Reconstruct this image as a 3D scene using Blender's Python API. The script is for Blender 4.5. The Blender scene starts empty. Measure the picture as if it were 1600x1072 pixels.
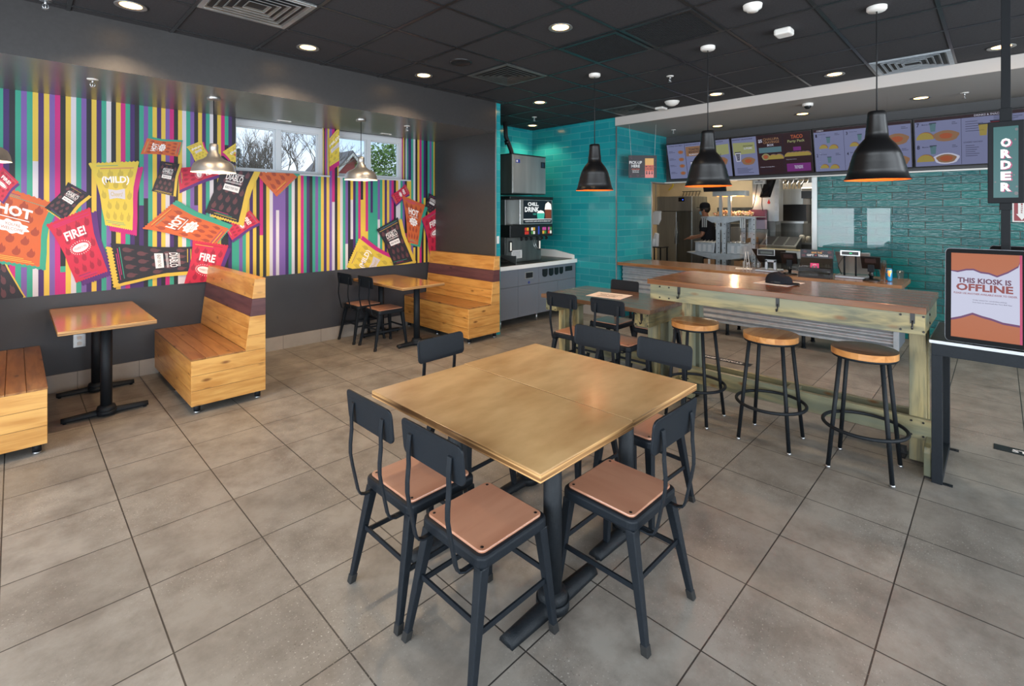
import bpy, bmesh, math, random
from mathutils import Vector, Matrix
random.seed(7)
S = bpy.context.scene
COL = S.collection
R = math.radians

# ------------------------------------------------------------------ camera
cam_d = bpy.data.cameras.new('camera')
cam = bpy.data.objects.new('camera', cam_d)
COL.objects.link(cam)
cam.location = (0, 0, 1.62)
cam.rotation_euler = (R(90), 0, R(44.7 - 90))
cam_d.sensor_width = 36
cam_d.lens = 36 * 770 / 1600
cam_d.shift_y = -(536 - 331) / 1600
cam_d.clip_start = 0.05
cam_d.clip_end = 300
S.camera = cam

# ------------------------------------------------------------------ colour management
S.view_settings.view_transform = 'Standard'
S.view_settings.look = 'None'
S.view_settings.gamma = 1
S.view_settings.use_curve_mapping = False
S.view_settings.exposure = 0.40
try:
    S.cycles.use_denoising = True
    S.cycles.max_bounces = 8
    S.cycles.diffuse_bounces = 4
    S.cycles.glossy_bounces = 4
    S.cycles.transparent_max_bounces = 12
    S.cycles.caustics_reflective = False
    S.cycles.caustics_refractive = False
    S.cycles.sample_clamp_indirect = 6
except Exception:
    pass

# ------------------------------------------------------------------ world: hazy bright sky with soft clouds
w = bpy.data.worlds.new('sky'); S.world = w
w.use_nodes = True
nt = w.node_tree; nt.nodes.clear()
N = nt.nodes.new; L = nt.links.new
out = N('ShaderNodeOutputWorld'); bg = N('ShaderNodeBackground')
tc = N('ShaderNodeTexCoord'); mp = N('ShaderNodeMapping'); mp.inputs['Scale'].default_value = (1.2, 1.2, 3.5)
nz = N('ShaderNodeTexNoise'); nz.inputs['Scale'].default_value = 2.2; nz.inputs['Detail'].default_value = 5
rp = N('ShaderNodeValToRGB'); rp.color_ramp.elements[0].position = .38; rp.color_ramp.elements[1].position = .68
rp.color_ramp.elements[0].color = (.50, .68, .92, 1); rp.color_ramp.elements[1].color = (.92, .95, 1, 1)
L(tc.outputs['Generated'], mp.inputs['Vector']); L(mp.outputs['Vector'], nz.inputs['Vector'])
L(nz.outputs['Fac'], rp.inputs['Fac']); L(rp.outputs['Color'], bg.inputs['Color'])
bg.inputs['Strength'].default_value = 1.15
L(bg.outputs['Background'], out.inputs['Surface'])

# ------------------------------------------------------------------ daylight through the shop-front windows
def area_light(name, loc, rot, sx, sy, power, col=(1, 1, 1), spread=180):
    d = bpy.data.lights.new(name, 'AREA'); d.shape = 'RECTANGLE'; d.size = sx; d.size_y = sy
    d.energy = power; d.color = col; d.spread = R(spread)
    o = bpy.data.objects.new(name, d); COL.objects.link(o); o.location = loc; o.rotation_euler = rot
    return o
DAY = (0.90, 0.95, 1.0)
# west shop front (x = -2.4): four panes;  south shop front (y = -3.0): five panes
WEST = [(-2.2, -0.9), (-0.7, 0.9), (1.1, 2.6), (2.8, 4.3)]
SOUTH = [(-1.9, -0.4), (-0.2, 1.4), (1.6, 3.2), (3.4, 5.0), (5.2, 6.8)]
for a, b in WEST:
    area_light('window_daylight', (-2.52, (a + b) / 2, 1.6), (0, R(-90), 0), 2.0, b - a, 95, DAY)
for a, b in SOUTH:
    area_light('window_daylight', ((a + b) / 2, -3.12, 1.6), (R(90), 0, 0), b - a, 2.0, 80, DAY)
# kitchen ceiling troffers
area_light('kitchen_troffer_light', (9.6, 2.4, 2.88), (0, 0, 0), 0.6, 1.2, 30, (1, .93, .82))
area_light('kitchen_troffer_light', (11.2, 4.6, 2.88), (0, 0, 0), 0.6, 1.2, 28, (1, .88, .70))

def spot(name, loc, power, col=(1, .72, .45), size=R(125), blend=.5, rad=.05):
    d = bpy.data.lights.new(name, 'SPOT'); d.energy = power; d.color = col
    d.spot_size = size; d.spot_blend = blend; d.shadow_soft_size = rad
    o = bpy.data.objects.new(name, d); COL.objects.link(o); o.location = loc
    return o
def point(name, loc, power, col=(1, .62, .32), rad=.03):
    d = bpy.data.lights.new(name, 'POINT'); d.energy = power; d.color = col; d.shadow_soft_size = rad
    o = bpy.data.objects.new(name, d); COL.objects.link(o); o.location = loc
    return o

# ------------------------------------------------------------------ helpers
def sl(c):
    return tuple(((v / 255) / 12.92 if v / 255 <= .04045 else ((v / 255 + .055) / 1.055) ** 2.4) for v in c)

class MB:
    """collects geometry for ONE mesh object"""
    def __init__(s): s.v = []; s.f = []; s.m = []; s.sm = []
    def add(s, vs, fs, m=0, smooth=False):
        o = len(s.v); s.v += [tuple(p) for p in vs]
        for f in fs:
            s.f.append([o + i for i in f]); s.m.append(m); s.sm.append(smooth)
        return s
    def box(s, x0, x1, y0, y1, z0, z1, m=0, mat=None):
        vs = [(x0, y0, z0), (x1, y0, z0), (x1, y1, z0), (x0, y1, z0), (x0, y0, z1), (x1, y0, z1), (x1, y1, z1), (x0, y1, z1)]
        if mat is not None: vs = [mat @ Vector(p) for p in vs]
        return s.add(vs, [(0, 3, 2, 1), (4, 5, 6, 7), (0, 1, 5, 4), (1, 2, 6, 5), (2, 3, 7, 6), (3, 0, 4, 7)], m)
    def hexa(s, b, t, m=0):
        """b, t: 4 bottom and 4 top points, both counter-clockwise from above"""
        return s.add(list(b) + list(t), [(0, 3, 2, 1), (4, 5, 6, 7), (0, 1, 5, 4), (1, 2, 6, 5), (2, 3, 7, 6), (3, 0, 4, 7)], m)
    def prism(s, poly, axis, a, b, m=0, me=None, smooth=False):
        """poly 2-D points extruded along axis ('x': poly=(y,z); 'y': (x,z); 'z': (x,y)) from a to b"""
        n = len(poly)
        def P(p, t):
            return {'x': (t, p[0], p[1]), 'y': (p[0], t, p[1]), 'z': (p[0], p[1], t)}[axis]
        vs = [P(p, a) for p in poly] + [P(p, b) for p in poly]
        area = sum(poly[i][0] * poly[(i + 1) % n][1] - poly[(i + 1) % n][0] * poly[i][1] for i in range(n))
        flip = (area < 0) ^ (axis == 'y') ^ (b < a)
        fs = [list(range(n))[::-1], [n + i for i in range(n)]]
        sides = [[i, (i + 1) % n, n + (i + 1) % n, n + i] for i in range(n)]
        if flip: fs = [f[::-1] for f in fs]; sides = [f[::-1] for f in sides]
        s.add(vs, fs, m)
        o = len(s.v) - 2 * n
        for f in sides:
            s.f.append([o + i for i in f]); s.m.append(m if me is None else me); s.sm.append(smooth)
        return s
    def cyl(s, p0, p1, r0, r1=None, n=16, m=0, smooth=True, cap=True):
        r1 = r0 if r1 is None else r1
        p0 = Vector(p0); p1 = Vector(p1); d = (p1 - p0).normalized()
        u = d.orthogonal().normalized(); w_ = d.cross(u)
        vs = []
        for p, r in ((p0, r0), (p1, r1)):
            for i in range(n):
                a = 2 * math.pi * i / n; vs.append(p + u * math.cos(a) * r + w_ * math.sin(a) * r)
        o = len(s.v)
        s.add(vs, [(i, (i + 1) % n, n + (i + 1) % n, n + i) for i in range(n)], m, smooth)
        if cap:
            s.f.append([o + i for i in range(n)][::-1]); s.m.append(m); s.sm.append(False)
            s.f.append([o + n + i for i in range(n)]); s.m.append(m); s.sm.append(False)
        return s
    def lathe(s, prof, c=(0, 0, 0), n=32, m=0, smooth=True, closed=False):
        """prof: (r, z) list"""
        k = len(prof); vs = []
        for r, z in prof:
            for i in range(n):
                a = 2 * math.pi * i / n; vs.append((c[0] + r * math.cos(a), c[1] + r * math.sin(a), c[2] + z))
        fs = []
        for j in range(k - 1 if not closed else k):
            j2 = (j + 1) % k
            for i in range(n):
                fs.append((j * n + i, j * n + (i + 1) % n, j2 * n + (i + 1) % n, j2 * n + i))
        return s.add(vs, fs, m, smooth)
    def tube(s, pts, r, n=10, m=0, closed=False, flat=None, smooth=True):
        """swept tube; flat=(w,h,normal) makes a rectangular bar"""
        pts = [Vector(p) for p in pts]; k = len(pts); vs = []
        prev = None
        for i, p in enumerate(pts):
            if closed: t = (pts[(i + 1) % k] - pts[i - 1]).normalized()
            else: t = (pts[min(i + 1, k - 1)] - pts[max(i - 1, 0)]).normalized()
            if flat:
                u = Vector(flat[2]).normalized(); w_ = t.cross(u).normalized()
                ww, hh = flat[0] / 2, flat[1] / 2
                vs += [p + u * ww + w_ * hh, p - u * ww + w_ * hh, p - u * ww - w_ * hh, p + u * ww - w_ * hh]
            else:
                u = t.orthogonal().normalized() if prev is None else (prev - t * prev.dot(t)).normalized()
                prev = u; w_ = t.cross(u)
                for q in range(n):
                    a = 2 * math.pi * q / n; vs.append(p + (u * math.cos(a) + w_ * math.sin(a)) * r)
        if flat: n = 4; smooth = False
        fs = []
        for j in range(k if closed else k - 1):
            j2 = (j + 1) % k
            for i in range(n): fs.append((j * n + i, j * n + (i + 1) % n, j2 * n + (i + 1) % n, j2 * n + i))
        s.add(vs, fs, m, smooth)
        if not closed:
            o = len(s.v) - k * n
            s.f.append([o + i for i in range(n)][::-1]); s.m.append(m); s.sm.append(False)
            s.f.append([o + (k - 1) * n + i for i in range(n)]); s.m.append(m); s.sm.append(False)
        return s
    def sphere(s, c, r, nu=14, nv=9, m=0, sc=(1, 1, 1)):
        vs = []; fs = []
        for j in range(nv + 1):
            b = math.pi * j / nv
            for i in range(nu):
                a = 2 * math.pi * i / nu
                vs.append((c[0] + r * sc[0] * math.sin(b) * math.cos(a), c[1] + r * sc[1] * math.sin(b) * math.sin(a), c[2] + r * sc[2] * math.cos(b)))
        for j in range(nv):
            for i in range(nu): fs.append((j * nu + i, (j + 1) * nu + i, (j + 1) * nu + (i + 1) % nu, j * nu + (i + 1) % nu))
        return s.add(vs, fs, m, True)
    def rbox(s, x0, x1, y0, y1, z0, z1, r, axis='z', m=0, seg=4):
        """box with rounded vertical (axis) edges"""
        if axis == 'z': s.prism(rrect(x0, x1, y0, y1, r, seg), 'z', z0, z1, m)
        elif axis == 'x': s.prism(rrect(y0, y1, z0, z1, r, seg), 'x', x0, x1, m)
        else: s.prism(rrect(x0, x1, z0, z1, r, seg), 'y', y0, y1, m)
        return s
    def build(s, name, mats, parent=None, loc=None, rot=None, bevel=0, seg=2, fixn=False):
        me = bpy.data.meshes.new(name)
        me.from_pydata(s.v, [], s.f)
        if not isinstance(mats, (list, tuple)): mats = [mats]
        for q in mats: me.materials.append(q)
        me.polygons.foreach_set('material_index', s.m)
        me.polygons.foreach_set('use_smooth', s.sm)
        if fixn:
            b = bmesh.new(); b.from_mesh(me); bmesh.ops.recalc_face_normals(b, faces=b.faces); b.to_mesh(me); b.free()
        me.update()
        o = bpy.data.objects.new(name, me); COL.objects.link(o)
        if parent is not None: o.parent = parent
        if loc is not None: o.location = loc
        if rot is not None: o.rotation_euler = rot
        if bevel:
            md = o.modifiers.new('bevel', 'BEVEL'); md.width = bevel; md.segments = seg
            md.limit_method = 'ANGLE'; md.angle_limit = R(40); md.harden_normals = False
        return o

def rrect(x0, x1, y0, y1, r, seg=4):
    pts = []
    for cx, cy, a0 in ((x1 - r, y1 - r, 0), (x0 + r, y1 - r, 90), (x0 + r, y0 + r, 180), (x1 - r, y0 + r, 270)):
        for i in range(seg + 1):
            a = R(a0 + 90 * i / seg); pts.append((cx + r * math.cos(a), cy + r * math.sin(a)))
    return pts

def tag(o, label, cat, group=None, kind=None):
    if label: o['label'] = label
    if cat: o['category'] = cat
    if group: o['group'] = group
    if kind: o['kind'] = kind
    return o
def thing(name, label, cat, loc=(0, 0, 0), rz=0, group=None):
    o = bpy.data.objects.new(name, None); COL.objects.link(o)
    o.empty_display_size = .1; o.location = loc; o.rotation_euler = (0, 0, rz)
    return tag(o, label, cat, group)
def struct(name, mb, mats, **k):
    o = mb.build(name, mats, **k); o['kind'] = 'structure'; return o
KIDS = lambda o: [c for c in o.children]
def dup(root, loc, rz=None, label=None, group=None):
    r = root.copy(); COL.objects.link(r); r.location = loc
    if rz is not None: r.rotation_euler = (0, 0, rz)
    if label: r['label'] = label
    if group: r['group'] = group
    for ch in list(root.children):
        c = ch.copy(); COL.objects.link(c); c.parent = r
        for g in list(ch.children):
            d = g.copy(); COL.objects.link(d); d.parent = c
    return r

# text -> triangulated geometry, cached
_TX = {}
def text_geo(txt, bold=0.0):
    key = (txt, bold)
    if key in _TX: return _TX[key]
    cu = bpy.data.curves.new('lettering', 'FONT'); cu.body = txt; cu.size = 1; cu.resolution_u = 2
    cu.align_x = 'CENTER'; cu.align_y = 'CENTER'; cu.offset = bold
    o = bpy.data.objects.new('lettering', cu); COL.objects.link(o)
    dg = bpy.context.evaluated_depsgraph_get()
    me = bpy.data.meshes.new_from_object(o.evaluated_get(dg))
    vs = [(v.co.x, v.co.y) for v in me.vertices]; fs = [list(p.vertices) for p in me.polygons]
    if vs:
        cx = (min(v[0] for v in vs) + max(v[0] for v in vs)) / 2; cy = (min(v[1] for v in vs) + max(v[1] for v in vs)) / 2
        wd = max(v[0] for v in vs) - min(v[0] for v in vs); ht = max(v[1] for v in vs) - min(v[1] for v in vs)
        vs = [(x - cx, y - cy) for x, y in vs]
    else: wd = ht = 1
    bpy.data.objects.remove(o); bpy.data.meshes.remove(me); bpy.data.curves.remove(cu)
    _TX[key] = (vs, fs, wd, ht)
    return _TX[key]
def put_text(mb, txt, fn, cx, cy, width, height, m=0, bold=0.0, rot=0):
    """fn(x, y) -> 3-D; text fitted into width x height round (cx, cy)"""
    vs, fs, wd, ht = text_geo(txt, bold)
    ca, sa = math.cos(rot), math.sin(rot); out = []
    for x, y in vs:
        x = x / wd * width; y = y / ht * height
        out.append(fn(cx + x * ca - y * sa, cy + x * sa + y * ca))
    mb.add(out, fs, m)

# ------------------------------------------------------------------ materials
def mat(name, col, rough=.5, metal=0., spec=.5, emis=None, estr=0, coat=0, alpha=1, trans=0, ior=1.45):
    m = bpy.data.materials.new(name); m.use_nodes = True
    b = m.node_tree.nodes['Principled BSDF']
    b.inputs['Base Color'].default_value = (*sl(col), 1); b.inputs['Roughness'].default_value = rough
    b.inputs['Metallic'].default_value = metal; b.inputs['Specular IOR Level'].default_value = spec
    if coat: b.inputs['Coat Weight'].default_value = coat; b.inputs['Coat Roughness'].default_value = .15
    if emis: b.inputs['Emission Color'].default_value = (*sl(emis), 1); b.inputs['Emission Strength'].default_value = estr
    if trans: b.inputs['Transmission Weight'].default_value = trans; b.inputs['IOR'].default_value = ior
    if alpha < 1: b.inputs['Alpha'].default_value = alpha
    return m
def nodes(m):
    t = m.node_tree; return t, t.nodes, t.links, t.nodes['Principled BSDF']
def mottled(name, c1, c2, scale=6, rough=.5, metal=0, bump=0, bscale=None, stretch=(1, 1, 1), spec=.5, detail=5, coat=0, lo=.35, hi=.65):
    m = mat(name, c1, rough, metal, spec, coat=coat); t, n, l, b = nodes(m)
    tc = n.new('ShaderNodeTexCoord'); mp = n.new('ShaderNodeMapping'); mp.inputs['Scale'].default_value = stretch
    z = n.new('ShaderNodeTexNoise'); z.inputs['Scale'].default_value = scale; z.inputs['Detail'].default_value = detail
    r = n.new('ShaderNodeValToRGB'); r.color_ramp.elements[0].color = (*sl(c1), 1); r.color_ramp.elements[1].color = (*sl(c2), 1)
    r.color_ramp.elements[0].position = lo; r.color_ramp.elements[1].position = hi
    l.new(tc.outputs['Object'], mp.inputs['Vector']); l.new(mp.outputs['Vector'], z.inputs['Vector'])
    l.new(z.outputs['Fac'], r.inputs['Fac']); l.new(r.outputs['Color'], b.inputs['Base Color'])
    if bump:
        z2 = n.new('ShaderNodeTexNoise'); z2.inputs['Scale'].default_value = bscale or scale * 4; z2.inputs['Detail'].default_value = 4
        bp = n.new('ShaderNodeBump'); bp.inputs['Strength'].default_value = bump; bp.inputs['Distance'].default_value = .01
        l.new(tc.outputs['Object'], z2.inputs['Vector']); l.new(z2.outputs['Fac'], bp.inputs['Height']); l.new(bp.outputs['Normal'], b.inputs['Normal'])
    return m
def wood(name, c_light, c_dark, grain='y', rough=.35, knots=True, knot_col=None, var=.25, coat=.3, freq=9, stain=None):
    """planks of pine: stretched noise grain, per-board variation, dark knots"""
    m = mat(name, c_light, rough, coat=coat); t, n, l, b = nodes(m)
    tc = n.new('ShaderNodeTexCoord'); geo = n.new('ShaderNodeNewGeometry')
    add = n.new('ShaderNodeVectorMath'); add.operation = 'MULTIPLY_ADD'
    comb = n.new('ShaderNodeCombineXYZ')
    for k in range(3): l.new(geo.outputs['Random Per Island'], comb.inputs[k])
    add.inputs[1].default_value = (7, 5, 9)
    l.new(comb.outputs[0], add.inputs[0]); l.new(tc.outputs['Object'], add.inputs[2])
    sc = {'x': (.12, 1, 1), 'y': (1, .12, 1), 'z': (1, 1, .12)}[grain]
    mp = n.new('ShaderNodeMapping'); mp.inputs['Scale'].default_value = sc; l.new(add.outputs[0], mp.inputs['Vector'])
    d = n.new('ShaderNodeTexNoise'); d.inputs['Scale'].default_value = 3.0; d.inputs['Detail'].default_value = 2; l.new(mp.outputs[0], d.inputs['Vector'])
    mx = n.new('ShaderNodeMix'); mx.data_type = 'VECTOR'; mx.inputs['Factor'].default_value = .10
    l.new(mp.outputs[0], mx.inputs[4]); l.new(d.outputs['Color'], mx.inputs[5])
    g = n.new('ShaderNodeTexNoise'); g.inputs['Scale'].default_value = freq * 4; g.inputs['Detail'].default_value = 4; g.inputs['Distortion'].default_value = .6
    l.new(mx.outputs[1], g.inputs['Vector'])
    g2 = n.new('ShaderNodeTexNoise'); g2.inputs['Scale'].default_value = freq; g2.inputs['Detail'].default_value = 3; g2.inputs['Distortion'].default_value = 1.2
    l.new(mx.outputs[1], g2.inputs['Vector'])
    av = n.new('ShaderNodeMath'); av.operation = 'ADD'; l.new(g.outputs['Fac'], av.inputs[0]); l.new(g2.outputs['Fac'], av.inputs[1])
    hf = n.new('ShaderNodeMath'); hf.operation = 'MULTIPLY'; hf.inputs[1].default_value = .5; l.new(av.outputs[0], hf.inputs[0])
    r = n.new('ShaderNodeValToRGB'); r.color_ramp.elements[0].color = (*sl(c_dark), 1); r.color_ramp.elements[1].color = (*sl(c_light), 1)
    r.color_ramp.elements[0].position = .38; r.color_ramp.elements[1].position = .58
    l.new(hf.outputs[0], r.inputs['Fac'])
    last = r.outputs['Color']
    if stain:
        zz = n.new('ShaderNodeTexNoise'); zz.inputs['Scale'].default_value = 3.5; zz.inputs['Detail'].default_value = 3; l.new(mp.outputs[0], zz.inputs['Vector'])
        rr = n.new('ShaderNodeValToRGB'); rr.color_ramp.elements[0].position = .42; rr.color_ramp.elements[1].position = .6; l.new(zz.outputs['Fac'], rr.inputs['Fac'])
        ms = n.new('ShaderNodeMix'); ms.data_type = 'RGBA'; l.new(rr.outputs['Color'], ms.inputs[0]); l.new(last, ms.inputs[6]); ms.inputs[7].default_value = (*sl(stain), 1)
        last = ms.outputs[2]
    if knots:
        sk = {'x': (3.4, 9, 9), 'y': (9, 3.4, 9), 'z': (9, 9, 3.4)}[grain]
        mk = n.new('ShaderNodeMapping'); mk.inputs['Scale'].default_value = sk; l.new(add.outputs[0], mk.inputs['Vector'])
        v = n.new('ShaderNodeTexVoronoi'); v.inputs['Scale'].default_value = 1.0; l.new(mk.outputs[0], v.inputs['Vector'])
        rk = n.new('ShaderNodeValToRGB'); rk.color_ramp.elements[0].position = .05; rk.color_ramp.elements[1].position = .16
        rk.color_ramp.elements[0].color = (1, 1, 1, 1); rk.color_ramp.elements[1].color = (0, 0, 0, 1)
        l.new(v.outputs['Distance'], rk.inputs['Fac'])
        mk2 = n.new('ShaderNodeMix'); mk2.data_type = 'RGBA'; l.new(rk.outputs['Color'], mk2.inputs[0]); l.new(last, mk2.inputs[6])
        mk2.inputs[7].default_value = (*sl(knot_col or tuple(int(q * .62) for q in c_dark)), 1); last = mk2.outputs[2]
    hv = n.new('ShaderNodeHueSaturation')
    ma = n.new('ShaderNodeMath'); ma.operation = 'MULTIPLY_ADD'; ma.inputs[1].default_value = var; ma.inputs[2].default_value = 1 - var / 2
    l.new(geo.outputs['Random Per Island'], ma.inputs[0]); l.new(ma.outputs[0], hv.inputs['Value']); l.new(last, hv.inputs['Color'])
    l.new(hv.outputs['Color'], b.inputs['Base Color'])
    bp = n.new('ShaderNodeBump'); bp.inputs['Strength'].default_value = .08; bp.inputs['Distance'].default_value = .004
    l.new(hf.outputs[0], bp.inputs['Height']); l.new(bp.outputs['Normal'], b.inputs['Normal'])
    return m
def tiled(name, cols, grout, w_, h_, mortar, plane, offset=.5, rough=.2, bump=.3, off=(0, 0), rip=0, ripscale=14, spec=.6, blotch=.0, blotch_col=None, freq=2):
    """brick / square tiles on a plane given by two object axes"""
    m = mat(name, cols[0], rough, spec=spec); t, n, l, b = nodes(m)
    tc = n.new('ShaderNodeTexCoord'); sp = n.new('ShaderNodeSeparateXYZ'); cb = n.new('ShaderNodeCombineXYZ')
    l.new(tc.outputs['Object'], sp.inputs[0])
    ia, ib = 'xyz'.index(plane[0]), 'xyz'.index(plane[1])
    for k, i, o_ in ((0, ia, off[0]), (1, ib, off[1])):
        s_ = n.new('ShaderNodeMath'); s_.operation = 'SUBTRACT'; s_.inputs[1].default_value = o_
        l.new(sp.outputs[i], s_.inputs[0]); l.new(s_.outputs[0], cb.inputs[k])
    br = n.new('ShaderNodeTexBrick'); br.offset = offset; br.offset_frequency = freq; br.squash = 1
    br.inputs['Scale'].default_value = 1; br.inputs['Brick Width'].default_value = w_; br.inputs['Row Height'].default_value = h_
    br.inputs['Mortar Size'].default_value = mortar; br.inputs['Mortar Smooth'].default_value = .1; br.inputs['Bias'].default_value = 0
    br.inputs['Color1'].default_value = (*sl(cols[0]), 1); br.inputs['Color2'].default_value = (*sl(cols[1]), 1)
    br.inputs['Mortar'].default_value = (*sl(grout), 1)
    l.new(cb.outputs[0], br.inputs['Vector'])
    last = br.outputs['Color']
    if blotch:
        z = n.new('ShaderNodeTexNoise'); z.inputs['Scale'].default_value = 3.6; z.inputs['Detail'].default_value = 9; z.inputs['Roughness'].default_value = .68
        l.new(cb.outputs[0], z.inputs['Vector'])
        rr = n.new('ShaderNodeValToRGB'); rr.color_ramp.elements[0].position = .40; rr.color_ramp.elements[1].position = .64; l.new(z.outputs['Fac'], rr.inputs['Fac'])
        mu = n.new('ShaderNodeMath'); mu.operation = 'MULTIPLY'; mu.inputs[1].default_value = blotch; l.new(rr.outputs['Color'], mu.inputs[0])
        mx = n.new('ShaderNodeMix'); mx.data_type = 'RGBA'; l.new(mu.outputs[0], mx.inputs[0]); l.new(last, mx.inputs[6]); mx.inputs[7].default_value = (*sl(blotch_col), 1)
        last = mx.outputs[2]
        # grout stays grout
        m2 = n.new('ShaderNodeMix'); m2.data_type = 'RGBA'; l.new(br.outputs['Fac'], m2.inputs[0]); l.new(last, m2.inputs[6]); m2.inputs[7].default_value = (*sl(grout), 1)
        last = m2.outputs[2]
    l.new(last, b.inputs['Base Color'])
    inv = n.new('ShaderNodeMath'); inv.operation = 'SUBTRACT'; inv.inputs[0].default_value = 1; l.new(br.outputs['Fac'], inv.inputs[1])
    bp = n.new('ShaderNodeBump'); bp.inputs['Strength'].default_value = bump; bp.inputs['Distance'].default_value = .003
    l.new(inv.outputs[0], bp.inputs['Height'])
    if rip:
        z = n.new('ShaderNodeTexNoise'); z.inputs['Scale'].default_value = ripscale; z.inputs['Detail'].default_value = 3; z.inputs['Distortion'].default_value = .8
        mp = n.new('ShaderNodeMapping'); mp.inputs['Scale'].default_value = (.45, 1.4, 1); l.new(cb.outputs[0], mp.inputs['Vector']); l.new(mp.outputs[0], z.inputs['Vector'])
        b2 = n.new('ShaderNodeBump'); b2.inputs['Strength'].default_value = rip; b2.inputs['Distance'].default_value = .01
        l.new(z.outputs['Fac'], b2.inputs['Height']); l.new(bp.outputs['Normal'], b2.inputs['Normal']); l.new(b2.outputs['Normal'], b.inputs['Normal'])
    else: l.new(bp.outputs['Normal'], b.inputs['Normal'])
    return m
def speckle(m, scale=160, amt=.35, dark=(60, 52, 46), light=(205, 200, 190)):
    """fine stone flecks added to a material's base colour"""
    t, n, l, b = nodes(m); src = b.inputs['Base Color'].links[0].from_socket
    tc = n.new('ShaderNodeTexCoord'); 
    big = n.new('ShaderNodeTexNoise'); big.inputs['Scale'].default_value = 1.7; big.inputs['Detail'].default_value = 2; l.new(tc.outputs['Object'], big.inputs['Vector'])
    br = n.new('ShaderNodeValToRGB'); br.color_ramp.elements[0].position = .42; br.color_ramp.elements[1].position = .7; l.new(big.outputs['Fac'], br.inputs['Fac'])
    for c, lo, hi, sc in ((dark, .66, .70, scale), (light, .67, .71, scale * .85)):
        z = n.new('ShaderNodeTexNoise'); z.inputs['Scale'].default_value = sc; z.inputs['Detail'].default_value = 1; l.new(tc.outputs['Object'], z.inputs['Vector'])
        r = n.new('ShaderNodeValToRGB'); r.color_ramp.elements[0].position = lo; r.color_ramp.elements[1].position = hi; l.new(z.outputs['Fac'], r.inputs['Fac'])
        mu = n.new('ShaderNodeMath'); mu.operation = 'MULTIPLY'; l.new(r.outputs['Color'], mu.inputs[0]); l.new(br.outputs['Color'], mu.inputs[1])
        m3 = n.new('ShaderNodeMath'); m3.operation = 'MULTIPLY'; m3.inputs[1].default_value = amt; l.new(mu.outputs[0], m3.inputs[0])
        mx = n.new('ShaderNodeMix'); mx.data_type = 'RGBA'; l.new(m3.outputs[0], mx.inputs[0]); l.new(src, mx.inputs[6]); mx.inputs[7].default_value = (*sl(c), 1)
        src = mx.outputs[2]
    l.new(src, b.inputs['Base Color'])

M = {}
M['floor'] = tiled('floor_tile', [(148, 142, 134), (135, 129, 121)], (50, 47, 45), .4567, .4567, .0030, 'xy', offset=0, rough=.42, bump=.5, off=(.8697, 3.5246), blotch=.75, blotch_col=(102, 95, 88), spec=.45)
speckle(M['floor'], 125, .6)
M['teal'] = tiled('teal_tile_side', [(42, 156, 160), (30, 136, 146)], (84, 158, 162), .37, .1035, .0032, 'yz', rough=.16, bump=.25, rip=.10, ripscale=7)
M['teal_y'] = tiled('teal_tile_end', [(42, 156, 160), (30, 136, 146)], (84, 158, 162), .37, .1035, .0032, 'xz', rough=.16, bump=.25, rip=.10, ripscale=7)
M['teal_r'] = tiled('teal_tile_rough', [(18, 104, 102), (12, 82, 86)], (40, 58, 56), .33, .0935, .0048, 'yz', rough=.15, bump=1.0, rip=.5, ripscale=36, spec=.38)
M['ceil'] = mottled('ceiling_tile_dark', (36, 34, 37), (46, 44, 47), 60, .9, bump=.3, bscale=220)
M['tbar'] = mat('ceiling_grid_metal', (44, 45, 47), .28, .35)
M['wall'] = mottled('charcoal_wall_paint', (56, 57, 62), (52, 53, 58), 3, .45, spec=.4)
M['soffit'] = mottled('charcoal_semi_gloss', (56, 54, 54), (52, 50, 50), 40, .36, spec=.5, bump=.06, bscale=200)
M['soffit_g'] = mottled('charcoal_gloss_sky_gleam', (104, 104, 104), (98, 98, 98), 4, .3, spec=1.0)  # lighter charcoal: window gleam painted into the base colour
M['base'] = tiled('baseboard_tile', [(156, 148, 140), (148, 141, 133)], (100, 95, 90), .4567, .5, .0025, 'xz', offset=0, rough=.4, blotch=.5, blotch_col=(138, 130, 122), off=(.41, -.1))
M['base_y'] = tiled('baseboard_tile_side', [(156, 148, 140), (148, 141, 133)], (100, 95, 90), .4567, .5, .0025, 'yz', offset=0, rough=.4, blotch=.5, blotch_col=(138, 130, 122), off=(.41, -.1))
M['white'] = mat('white_paint', (222, 218, 212), .5)
M['grey_ceiling'] = mat('grey_ceiling_paint', (150, 144, 138), .55)
M['fascia'] = mat('pale_grey_fascia_paint', (196, 188, 182), .45)
M['dark_panel'] = mat('dark_menu_panel', (66, 66, 68), .5)
M['trimmetal'] = mat('brushed_aluminium', (190, 192, 194), .3, .9)
M['metal_blk'] = mottled('powder_coated_navy_black', (21, 27, 34), (17, 23, 29), 90, .5, spec=.25, bump=.15, bscale=500)
M['metal_blk2'] = mottled('black_cast_iron', (22, 27, 32), (18, 23, 28), 60, .55, spec=.28, bump=.25, bscale=260)
M['pad'] = wood('copper_stained_ply', (184, 134, 108), (164, 112, 88), 'x', .28, knots=False, var=.04, coat=.35, freq=3)
M['black'] = mat('black_plastic', (18, 18, 20), .35)
M['blackm'] = mat('matt_black', (24, 24, 26), .65)
M['rubber'] = mat('black_rubber', (22, 22, 22), .8)
M['pine'] = wood('honey_pine_boards', (206, 148, 76), (176, 114, 50), 'y', .34, var=.16, knot_col=(126, 78, 36))
M['pine_x'] = wood('honey_pine_end_boards', (218, 166, 94), (192, 134, 66), 'x', .34, var=.14, knot_col=(130, 82, 38))
M['pine_seat'] = wood('worn_pine_seat_boards', (164, 114, 66), (128, 82, 44), 'y', .28, var=.14, knot_col=(86, 48, 28), coat=.45)
M['purple_board'] = wood('plum_stained_board', (98, 58, 58), (72, 40, 44), 'y', .4, var=.05, knot_col=(52, 28, 30))
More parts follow.
